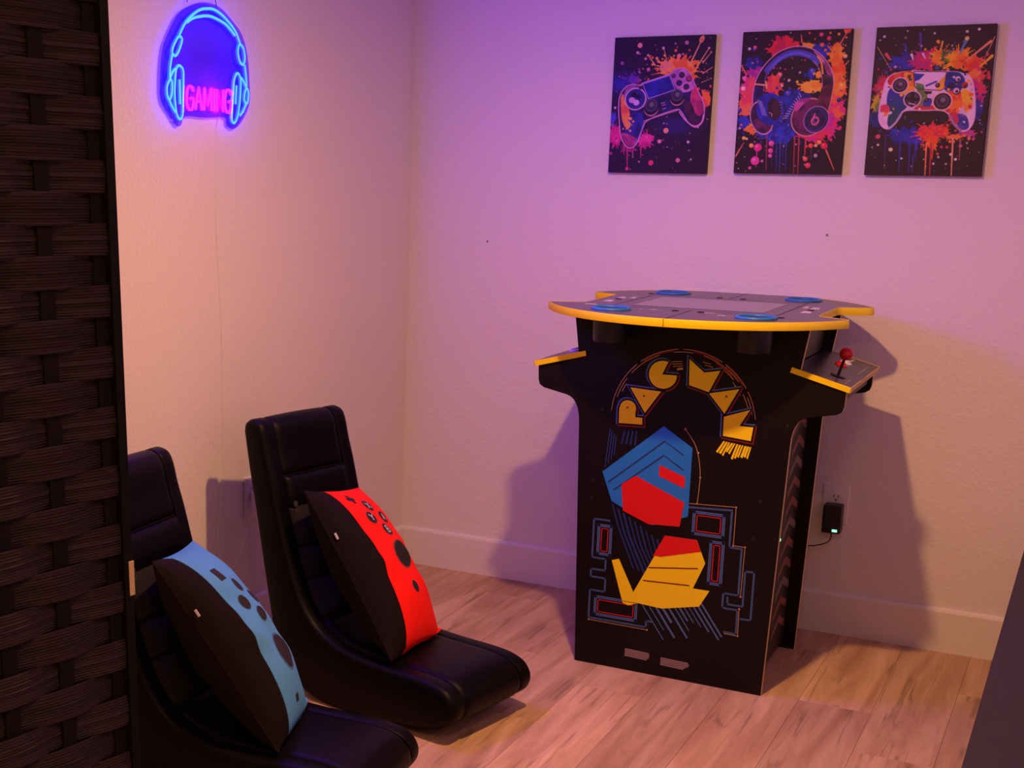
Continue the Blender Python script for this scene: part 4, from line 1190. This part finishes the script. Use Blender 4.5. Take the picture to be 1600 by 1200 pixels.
tube(bm, catmull([(0, -0.030, -0.057), (0, -0.030, -0.075), (-0.010, -0.032, -0.090), (-0.045, -0.028, -0.105), (-0.10, -0.03, -0.115), (-0.16, -0.05, -0.14), (-0.19, -0.09, -0.16)], 5), 0.0018, 6)
mesh_obj('power_cord', bm, M_shaft, ad, smooth=True)
lamp_glow = None
mesh_obj('neon_plug', newbox(-0.016, 0.016, -0.030, 0.0, -0.03, 0.012, bev=0.004), M_white, neon, loc=(0, 0, 0)).matrix_local = Matrix.Translation((0.0082, -0.975-NY, 0.428-NZ)) @ Matrix.Rotation(PI/2, 4, 'Z')

# ------------------------------------------------------------------ floor rocker chairs
def leather(name, color, rough, bumpk=0.25):
    return mat(name, color, rough, bump=(260, bumpk, 0.0012), spec=0.12, noise=(12, 0.12))
M_vinyl = leather('black_vinyl', (0.0024, 0.0016, 0.0024), 0.44)
M_mesh = mat('black_mesh_fabric', (0.003, 0.002, 0.0024), 0.9, bump=(900, 0.5, 0.001), noise=(300, 0.25))
CW = 0.345
SIDE_TOP = [(-0.700, 0.672), (-0.694, 0.694), (-0.672, 0.705), (-0.645, 0.698), (-0.630, 0.672), (-0.618, 0.626), (-0.600, 0.570), (-0.575, 0.480), (-0.543, 0.380), (-0.512, 0.300), (-0.476, 0.236), (-0.425, 0.188), (-0.340, 0.158), (-0.230, 0.149), (-0.120, 0.148), (-0.062, 0.143), (-0.020, 0.127), (0.0, 0.094), (-0.010, 0.060), (-0.045, 0.034)]
SIDE_BOT = [(-0.130, 0.016), (-0.270, 0.003), (-0.380, 0.000), (-0.470, 0.014), (-0.545, 0.064), (-0.585, 0.140), (-0.605, 0.225), (-0.630, 0.340), (-0.655, 0.460), (-0.680, 0.570)]
SURF = [(-0.690, 0.650), (-0.688, 0.680), (-0.672, 0.695), (-0.648, 0.690), (-0.636, 0.668), (-0.626, 0.624), (-0.608, 0.568), (-0.583, 0.478), (-0.551, 0.377), (-0.520, 0.296), (-0.483, 0.230), (-0.429, 0.180), (-0.342, 0.150), (-0.230, 0.141), (-0.120, 0.140), (-0.062, 0.135), (-0.027, 0.121), (-0.008, 0.094), (-0.017, 0.064), (-0.050, 0.042)]
surf = catmull(SURF, 8)
cum = [0.0]
for p, q in zip(surf[:-1], surf[1:]):
    cum.append(cum[-1]+math.hypot(q[0]-p[0], q[1]-p[1]))
def on_surf(s):
    s = max(0.0, min(cum[-1]-1e-6, s))
    i = max(j for j in range(len(cum)) if cum[j] <= s)
    t = (s-cum[i])/(cum[i+1]-cum[i])
    p, q = surf[i], surf[i+1]
    tx, tz = q[0]-p[0], q[1]-p[1]
    l_ = math.hypot(tx, tz)
    return (p[0]+tx*t, p[1]+tz*t), (-tz/l_, tx/l_)
def s_at_z(z):
    for j in range(1, len(surf)):
        if surf[j][1] <= z and cum[j] > 0.09:
            return cum[j]
def pad(s0, s1, v0, v1, h, nu, nv, edge=0.014):
    """one upholstered panel lying on the seat curve, puffed by h with rounded borders"""
    bm = bmesh.new()
    grid = []
    L_ = s1-s0; W_ = v1-v0
    for i in range(nu+1):
        t = i/nu
        t = 0.5-0.5*math.cos(PI*t) if nu < 30 else t
        row = []
        for j in range(nv+1):
            q = 0.5-0.5*math.cos(PI*j/nv)
            d = min(t*L_, (1-t)*L_, q*W_, (1-q)*W_)
            k_ = max(0.0, 1-d/edge) if d < edge else 0.0
            hh = -0.004*k_**2+(h)*(1-k_**2)**0.5
            bul = 0.35*h*math.sin(PI*t)*math.sin(PI*q)
            (u, z), (nu_, nz_) = on_surf(s0+t*L_)
            nu_, nz_ = -nu_, -nz_
            row.append(bm.verts.new((u-nu_*(hh+bul)*-1 if False else u+(-nu_)*(hh+bul), v0+q*W_, z+(-nz_)*(hh+bul))))
        grid.append(row)
    for i in range(nu):
        for j in range(nv):
            bm.faces.new((grid[i][j], grid[i+1][j], grid[i+1][j+1], grid[i][j+1]))
    return bm
def make_chair(label):
    t = thing('rocker_chair', label, 'gaming chair', (0, 0, 0), 0, 'black floor rocker chairs')
    side = catmull(SIDE_TOP, 4)+catmull([SIDE_TOP[-1]]+SIDE_BOT+[SIDE_TOP[0]], 4)[1:-1]
    for v0, v1 in ((-CW, -CW+0.052), (-0.052, 0.0)):
        bm = bmesh.new()
        # outer side well rounded, inner side only slightly where it meets the pad
        rnd_o = [(0.0, 0.017), (0.0025, 0.0095), (0.008, 0.0035), (0.016, 0.0)]
        rnd_i = [(0.006, 0.0), (0.0015, 0.002), (0.0, 0.006)]
        if v0 == -CW:
            rings_ = [(v0+a_, d_) for a_, d_ in rnd_o]+[(v1-a_, d_) for a_, d_ in rnd_i]
        else:
            rings_ = [(v0+a_, d_) for a_, d_ in rnd_i[::-1]]+[(v1-a_, d_) for a_, d_ in rnd_o[::-1]]
        rr = []
        for v_, d_ in rings_:
            prof_ = offset_poly(side, -d_) if d_ > 0 else side
            rr.append([bm.verts.new((q[0], v_, q[1])) for q in prof_])
        for A_, B_ in zip(rr[:-1], rr[1:]):
            for i in range(len(side)):
                bm.faces.new((A_[i], A_[(i+1) % len(side)], B_[(i+1) % len(side)], B_[i]))
        bm.faces.new(rr[0]); bm.faces.new(rr[-1][::-1])
        mesh_obj('side_bolster', bm, M_vinyl, t, smooth='auto')
    core = [(p[0], p[1]) for p in surf]+[(-0.130, 0.026), (-0.270, 0.013), (-0.378, 0.010), (-0.464, 0.024), (-0.536, 0.072), (-0.575, 0.144), (-0.595, 0.227), (-0.620, 0.340), (-0.645, 0.460), (-0.670, 0.570)]
    ins = [core[0]]+[(p[0], p[1]) for p in core[1:]]
    bm = bmesh.new()
    prism(bm, ins, 'xz', -CW+0.050, -0.050)
    mesh_obj('shell', bm, M_mesh, t)
    va, vb = -CW+0.050, -0.050
    zs = [s_at_z(z) for z in (0.562, 0.480, 0.382, 0.296, 0.205)]
    bks = [0.0]+zs+[cum[-1]]
    mesh_obj('headrest_pad', pad(0.0, bks[1], va, vb, 0.010, 22, 14), M_vinyl, t, smooth=True)
    for i in range(1, 5):
        mesh_obj('back_rib', pad(bks[i], bks[i+1], va, vb, 0.016, 10, 14), M_vinyl if i == 1 else M_mesh, t, smooth=True)
    mesh_obj('seat_pad', pad(bks[5], bks[6], va, vb, 0.010, 34, 14), M_vinyl, t, smooth=True)
    # small sewn emblem on the near edge of the second rib
    (u, z), (nu_, nz_) = on_surf((bks[2]+bks[1])/2+0.030)
    bm = bmesh.new()
    lathe(bm, [(0.010, -0.0006), (0.010, 0.0006)], 12, 'x', (0, 0, 0))
    for i in range(8):
        a_ = i*PI/4
        c_, s_ = math.cos(a_), math.sin(a_)
        flat_poly(bm, [(0.0006, c_*0.010-s_*0.002, s_*0.010+c_*0.002), (0.0006, c_*0.010+s_*0.002, s_*0.010-c_*0.002), (0.0006, c_*0.0145, s_*0.0145)])
    for j in range(2):
        box(bm, -0.0006, 0.0008, -0.010, 0.010, -0.023-0.006*j, -0.019-0.006*j)
    o = mesh_obj('sewn_emblem', bm, mat('grey_stitching', rgb(62, 56, 56), 0.8, noise=(400, 0.3), spec=0.1), t)
    o.matrix_local = Matrix.Translation((u+0.019, -CW+0.066, z)) @ Matrix.Rotation(-0.25, 4, 'Y') @ Matrix.Scale(0.75, 4)
    return t
chair = make_chair('black vinyl floor rocker chair farther from the woven screen, holding the red and black cushion')
chair.location = (0.898, -1.049, 0)
chair.rotation_euler = (0, 0, math.radians(-11.7))
def copy_tree(o, parent=None):
    c_ = o.copy(); COL.objects.link(c_)
    if parent is not None:
        c_.parent = parent
    for ch in list(o.children):
        copy_tree(ch, c_)
    return c_
chair2 = copy_tree(chair)
chair2['label'] = 'black vinyl floor rocker chair beside the woven screen, holding the blue and black cushion'
chair2.location = (0.850, -1.602, 0)
chair2.rotation_euler = (0, 0, math.radians(3.9))

# ------------------------------------------------------------------ pillows
def cloth(name, color):
    return mat(name, color, 0.9, bump=(700, 0.35, 0.0008), spec=0.15, noise=(14, 0.10))
PWD, PHT, PTH = 0.312, 0.480, 0.172
def psurf(s, t, front=True, lift=0.0):
    """point of the pillow skin; s,t in -1..1"""
    k_ = (max(0.0, 1-abs(s)**2.4)**0.55)*(max(0.0, 1-abs(t)**2.3)**0.6)
    wr = 0.0055*math.sin(9*t+3*s)*math.sin(5*s-2*t+1)*(1-abs(t))+0.0032*math.sin(17*t+6*s+1.5*math.sin(5*t))*abs(s)*(1-0.5*abs(t))
    n_ = PTH/2*k_+wr*k_+lift
    x = PWD/2*s*(1-0.07*(1-t*t))
    z = PHT/2*t*(1-0.035*(1-s*s))
    return (n_ if front else -n_, x, z)
BOUND = -0.60
def make_pillow(name, label, colour, marks, M_dark, loc, rot):
    root = thing(name, label, 'pillow', loc, 0, 'controller pillows on the chairs')
    root.rotation_euler = rot
    ts = [-1+2*i/40 for i in range(41)]
    def half_grid(front, s0, s1, ns, mname, m):
        bm = bmesh.new()
        g = []
        for t_ in ts:
            row = []
            for j in range(ns+1):
                f = j/ns
                s_ = s0+(s1-s0)*f
                wob = 0.012*math.sin(6*t_+1)*(1 if abs(s_-BOUND) < 1e-6 else 0)
                row.append(bm.verts.new(psurf(s_+wob if front else s_, t_, front)))
            g.append(row)
        for i in range(40):
            for j in range(ns):
                bm.faces.new((g[i][j], g[i+1][j], g[i+1][j+1], g[i][j+1]))
        return mesh_obj(mname, bm, m, root, smooth=True)
    half_grid(False, -1, 1, 26, 'back_cover', M_dark)
    half_grid(True, -1, BOUND, 10, 'side_cover', M_dark)
    fc = half_grid(True, BOUND, 1, 26, 'front_cover', colour)
    bm = bmesh.new()
    tube(bm, [psurf(BOUND+0.012*math.sin(6*t_+1), t_, True, 0.0005) for t_ in ts[1:-1]], 0.0012, 5)
    mesh_obj('seam_piping', bm, colour, root, smooth=True)
    bm = bmesh.new()
    bm_pts = [psurf(-1, t_, True) for t_ in ts]
    tube(bm, bm_pts, 0.0016, 5)
    mesh_obj('zip_line', bm, M_dark, root)
    p = psurf(-0.97, 0.42, True)
    bm = newbox(p[0]-0.003, p[0]+0.002, p[1]-0.006, p[1]-0.003, p[2]-0.012, p[2]+0.005)
    mesh_obj('zip_pull', bm, M_white, root)
    # printed marks follow the skin
    def mark(mname, pts, m, lift):
        bm = bmesh.new()
        def dens(poly):
            out = []
            for a_, b_ in zip(poly, poly[1:]+poly[:1]):
                out += [(a_[0]+(b_[0]-a_[0])*k_/4, a_[1]+(b_[1]-a_[1])*k_/4) for k_ in range(4)]
            return out
        d = dens(pts)
        cx_, cz_ = sum(q[0] for q in d)/len(d), sum(q[1] for q in d)/len(d)
        def V(x, z):
            return bm.verts.new(psurf(x/(PWD/2), z/(PHT/2), True, lift))
        rings_ = [[V(cx_+(q[0]-cx_)*f, cz_+(q[1]-cz_)*f) for q in d] for f in (1.0, 0.66, 0.33)]
        c0 = V(cx_, cz_)
        n_ = len(d)
        for A_, B_ in zip(rings_[:-1], rings_[1:]):
            for i in range(n_):
                bm.faces.new((A_[i], A_[(i+1) % n_], B_[(i+1) % n_], B_[i]))
        for i in range(n_):
            bm.faces.new((rings_[-1][i], rings_[-1][(i+1) % n_], c0))
        return mesh_obj(mname, bm, m, fc)
    for mk in marks:
        kind, x, z, r = mk[:4]
        circ = lambda rr: [(x+rr*math.cos(2*PI*i/14), z+rr*math.sin(2*PI*i/14)) for i in range(14)]
        if kind == 'disc':
            mark('printed_ring', circ(r*1.12), M_pring, 0.0008)
            b_ = mark('printed_disc', circ(r), M_ink, 0.0014)
            if len(mk) > 4:
                for stp in mk[4]:
                    for p0, p1 in zip(stp[:-1], stp[1:]):
                        a_ = (x+p0[0]*r*0.5, z+p0[1]*r*0.55); c_ = (x+p1[0]*r*0.5, z+p1[1]*r*0.55)
                        mark('printed_letter', stroke([a_, c_], r*0.22), M_pale, 0.0020)
        elif kind == 'box':
            mark('printed_block', [(x-r, z-mk[4]), (x+r, z-mk[4]), (x+r, z+mk[4]), (x-r, z+mk[4])], M_ink, 0.0012)
        elif kind == 'plus':
            mark('printed_plus', [(x-r, z-r*.33), (x-r, z+r*.33), (x+r, z+r*.33), (x+r, z-r*.33)], M_ink, 0.0012)
            mark('printed_plus', [(x-r*.33, z-r), (x+r*.33, z-r), (x+r*.33, z+r), (x-r*.33, z+r)], M_ink, 0.0014)
    return root
def settle(root, seat):
    """let the lower edge of the cushion flatten on the seat instead of sinking into it"""
    bpy.context.view_layer.update()
    to_seat = seat.matrix_world.inverted() @ root.matrix_world
    back = to_seat.inverted()
    parts = list(root.children)+[g for c in root.children for g in c.children]
    for o in parts:
        for v in o.data.vertices:
            p = to_seat @ v.co
            low = 0.1625 if p.x > -0.33 else 0.1625+(-0.33-p.x)*0.55
            if p.z < low:
                p.z = low+(p.z-low)*0.02
                v.co = back @ p
M_ink = mat('black_print', (0.012, 0.008, 0.010), 0.85, noise=(200, 0.1))
M_pring = mat('pale_red_print', rgb(150, 60, 60), 0.85, noise=(200, 0.1))
M_pale = mat('white_print', (0.55, 0.5, 0.5), 0.85, noise=(200, 0.1))
M_pillowblack = cloth('black_cotton', (0.009, 0.0048, 0.005))
M_pillowred = cloth('red_cotton', rgb(255, 34, 26))
M_pillowblue = cloth('blue_cotton', rgb(84, 158, 214))
LX = [[(-1, 1), (1, -1)], [(-1, -1), (1, 1)]]
LY = [[(-1, 1), (0, 0)], [(1, 1), (0, 0), (0, -1)]]
LA = [[(-1, -1), (0, 1), (1, -1)], [(-.5, -.2), (.5, -.2)]]
LB = [[(-.7, -1), (-.7, 1), (.4, 1), (.7, .5), (.4, 0), (-.7, 0)], [(.4, 0), (.8, -.5), (.4, -1), (-.7, -1)]]
marks_red = [('plus', -0.044, 0.186, 0.0165), ('disc', 0.006, 0.158, 0.0185, LX), ('disc', -0.034, 0.117, 0.0185, LY), ('disc', 0.046, 0.117, 0.0185, LA), ('disc', 0.006, 0.076, 0.0185, LB),
             ('disc', 0.014, 0.000, 0.038), ('disc', 0.002, -0.094, 0.016)]
def pillow_pose(chair_obj, u, v, z, lean, twist, roll_, spin=math.radians(16)):
    Mw = Matrix.Translation(chair_obj.location) @ Matrix.Rotation(chair_obj.rotation_euler[2], 4, 'Z') @ Matrix.Translation((u, v, z)) @ Matrix.Rotation(twist, 4, 'Z') @ Matrix.Rotation(lean, 4, 'Y') @ Matrix.Rotation(roll_, 4, 'X') @ Matrix.Rotation(spin, 4, 'Z')
    return Mw.to_translation(), Mw.to_euler()
l_, r_ = pillow_pose(chair, -0.376, -0.185, 0.331, math.radians(-38), 0.0, 0.0)
red_pillow = make_pillow('controller_pillow', 'long red and black cushion with X and Y buttons on the farther rocker chair', M_pillowred, marks_red, M_pillowblack, l_, r_)
marks_blue = [('box', -0.042, 0.146, 0.015, 0.017), ('disc', 0.004, 0.104, 0.0180), ('disc', -0.034, 0.062, 0.0185), ('disc', 0.044, 0.062, 0.0180), ('disc', 0.004, 0.020, 0.0180), ('disc', 0.014, -0.078, 0.042), ('box', -0.010, -0.180, 0.010, 0.008)]
l_, r_ = pillow_pose(chair2, -0.376, -0.178, 0.328, math.radians(-37), 0.0, 0.06)
M_pring2 = M_pring
M_pring = mat('pale_blue_print', rgb(70, 110, 150), 0.85, noise=(200, 0.1))
blue_pillow = make_pillow('controller_pillow', 'long blue and black cushion on the rocker chair next to the woven screen', M_pillowblue, marks_blue, M_pillowblack, l_, r_)

settle(red_pillow, chair)
settle(blue_pillow, chair2)

# ------------------------------------------------------------------ folding screen
scr = thing('folding_screen', 'tall dark brown woven paper folding screen at the left of the picture', 'room divider', (1.088, -2.985, 0))
eu = Vector((0.13238, 0.99094, -0.0150)).normalized()
ev = (Vector((0, 0, 1))-eu*eu.z).normalized()
ev = (ev-eu.cross(ev)*0.058).normalized()        # leans back a little
en = eu.cross(ev)                         # towards the camera side (+x)
HS, WS = 1.76, 0.44
def panel_frame(foot, eu_, ev_):
    en_ = eu_.cross(ev_)
    m_ = Matrix((eu_, ev_, en_)).transposed().to_4x4()
    m_.translation = foot
    return m_
def weave_material():
    m = mat('dark_paper_cord', (0.017, 0.0092, 0.0095), 0.6, noise=(60, 0.35), spec=0.42)
    nt = m.node_tree
    tc = nt.nodes.new('ShaderNodeTexCoord')
    mp = nt.nodes.new('ShaderNodeMapping'); mp.inputs['Scale'].default_value = (14, 520, 40)
    nz = nt.nodes.new('ShaderNodeTexNoise'); nz.inputs['Scale'].default_value = 1.0; nz.inputs['Detail'].default_value = 3
    bp = nt.nodes.new('ShaderNodeBump'); bp.inputs['Strength'].default_value = 0.9; bp.inputs['Distance'].default_value = 0.0015
    nt.links.new(tc.outputs['Object'], mp.inputs['Vector']); nt.links.new(mp.outputs[0], nz.inputs['Vector'])
    nt.links.new(nz.outputs['Fac'], bp.inputs['Height']); nt.links.new(bp.outputs[0], nt.nodes['Principled BSDF'].inputs['Normal'])
    return m
M_cord = weave_material()
M_slat = mat('dark_wood_slat', (0.0065, 0.0045, 0.0055), 0.8, noise=(40, 0.2), spec=0.15)
M_frame = mat('black_wood_frame', (0.004, 0.003, 0.0035), 0.7, noise=(30, 0.15), spec=0.15)
M_brass = mat('brass', rgb(215, 195, 140), 0.5, metal=0.2, noise=(60, 0.1))
ROW, PITCH = 0.0345, 0.080
def band_mesh(phase):
    bm = bmesh.new()
    nx, nc = 66, 22
    g = []
    rnd_ = random.Random(100+phase)
    jit = [rnd_.uniform(-0.0006, 0.0006) for _ in range(nc+1)]
    for i in range(nx+1):
        x = -WS+0.012+(WS-0.024)*i/nx
        ph = PI*(x+0.060)/PITCH+PI*phase
        d = 0.0048*math.sin(ph)
        d = math.copysign(abs(d)**0.8*(0.0048**0.2), d)
        squeeze = 1.0+0.03*math.sin(ph)
        row = []
        for j in range(nc+1):
            q = j/nc-0.5
            cord = 0.0012*(j % 2) + jit[j]
            crown = 0.0022*(1-(2*q)**2)
            row.append(bm.verts.new((x, q*ROW*1.03*squeeze, d+crown+cord)))
        g.append(row)
    for i in range(nx):
        for j in range(nc):
            bm.faces.new((g[i][j], g[i+1][j], g[i+1][j+1], g[i][j+1]))
    bmesh.ops.recalc_face_normals(bm, faces=bm.faces)
    ret = bmesh.ops.solidify(bm, geom=list(bm.faces), thickness=0.0016)
    me = bpy.data.meshes.new('woven_band')
    bm.to_mesh(me); bm.free()
    me.materials.append(M_cord)
    return me
bands = [band_mesh(0), band_mesh(1)]
def screen_panel(name, Mw, label=None):
    bm = bmesh.new()
    out_ = [(-WS, 0.02), (0.0, 0.02), (0.0, HS), (-WS, HS)]
    in_ = [(-WS+0.013, 0.085), (-0.013, 0.085), (-0.013, HS-0.025), (-WS+0.013, HS-0.025)]
    V_ = [[bm.verts.new((q[0], q[1], z)) for q in lp_] for lp_, z in ((out_, -0.009), (out_, 0.011), (in_, 0.011), (in_, -0.009))]
    for A_, B_ in zip(V_, V_[1:]+V_[:1]):
        for i in range(4):
            bm.faces.new((A_[i], A_[(i+1) % 4], B_[(i+1) % 4], B_[i]))
    p = mesh_obj(name, bm, M_frame, scr)
    p.matrix_local = Matrix.Translation(-Vector(scr.location)) @ Mw
    sl = None
    for i in range(6):
        xc_ = -0.020-i*PITCH
        if xc_ < -WS+0.02:
            continue
        if sl is None:
            sl = mesh_obj('vertical_slat', newbox(-0.0105, 0.0105, 0.055, HS-0.005, -0.0008, 0.0014), M_slat, p)
            sl.location = (xc_, 0, 0)
        else:
            c_ = sl.copy(); COL.objects.link(c_); c_.location = (xc_, 0, 0)
    k_ = 0
    y = 0.0925
    while y < HS-0.04:
        o = link('woven_band', bands[k_ % 2], p)
        o.location = (0, y, 0)
        y += ROW
        k_ += 1
    return p
foot = Vector((1.0874, -2.9624, 1.0835))
foot = foot-ev*(1.0835/ev.z)
p1 = screen_panel('screen_panel', panel_frame(foot, eu, ev))
ev2 = (ev+Vector((0.012, 0.006, 0))).normalized()
d2 = Vector((0.94, 0.34, 0)); d2 = (d2-ev2*d2.dot(ev2)).normalized()
p2 = screen_panel('screen_panel', panel_frame(foot-eu*0.0035-en*0.020-ev*0.0, d2, ev2))
for hz in (0.22, 0.852, 1.66):
    h_ = mesh_obj('hinge', newbox(-0.0065, 0.0015, hz, hz+0.041, 0.0108, 0.0122, bev=0.0003, seg=1), M_brass, p1)

# ------------------------------------------------------------------ media console at the right
con = thing('media_console', 'low dark media console along the right wall, only its top in view', 'console', (2.28, -1.45, 0))
M_con = mat('dark_matte_laminate', (0.020, 0.013, 0.018), 0.6, noise=(20, 0.08), spec=0.35)
hx = 2.28-1.946
mesh_obj('console_top', newbox(-hx, 0.325, -1.10, 1.10, 0.42, 0.45, bev=0.0015), M_con, con)
for y in (-1.085, -0.36, 0.36, 1.085):
    mesh_obj('upright', newbox(-hx+0.01, 0.32, y-0.011, y+0.011, 0.06, 0.42), M_con, con)
mesh_obj('bottom_board', newbox(-hx+0.01, 0.32, -1.09, 1.09, 0.04, 0.06), M_con, con)
for i in range(3):
    y0 = -1.07+i*0.724
    d_ = mesh_obj('door', newbox(-hx+0.001, -hx+0.0095, y0, y0+0.69, 0.065, 0.415, bev=0.001), M_con, con)
    mesh_obj('handle', newbox(-hx+0.0002, -hx+0.001, y0+0.28, y0+0.41, 0.375, 0.385), M_shaft, d_)
for (x, y) in ((-hx+0.05, -1.03), (0.28, -1.03), (-hx+0.05, 1.03), (0.28, 1.03)):
    mesh_obj('foot', newbox(x-0.02, x+0.02, y-0.02, y+0.02, 0, 0.04), M_shaft, con)

# ------------------------------------------------------------------ pendant lamp above the frame
lp = thing('pendant_lamp', 'small black pendant downlight hanging from the ceiling above the picture', 'lamp', (LAMP_POS.x, LAMP_POS.y, RZ))
dz = LAMP_POS.z-RZ
mesh_obj('ceiling_rose', lathe(bmesh.new(), [(0.045, 0.0), (0.045, -0.01), (0.012, -0.03)], 24), M_shaft, lp)
bm = bmesh.new(); tube(bm, [(0, 0, -0.03), (0, 0, dz+0.05)], 0.003, 8)
mesh_obj('cord', bm, M_shaft, lp)
mesh_obj('lamp_head', lathe(bmesh.new(), [(0.012, dz+0.055), (0.030, dz+0.045), (0.040, dz+0.006), (0.038, dz+0.003)], 24), M_shaft, lp)
lamp_light.parent = lp
lamp_light.location = (0, 0, dz)

# ------------------------------------------------------------------ added ring around the unseen fill light
cl = thing('added_fill_light', 'added unseen fill light in a round white ring above the viewpoint', 'lamp', (FILL_POS.x, FILL_POS.y, RZ))
mesh_obj('added_fill_ring', lathe(bmesh.new(), [(0.165, 0.0), (0.165, -0.018), (0.150, -0.022), (0.138, -0.020), (0.138, -0.002)], 32), M_white, cl)
fill_light.parent = cl
fill_light.location = (0, 0, FILL_POS.z-RZ)
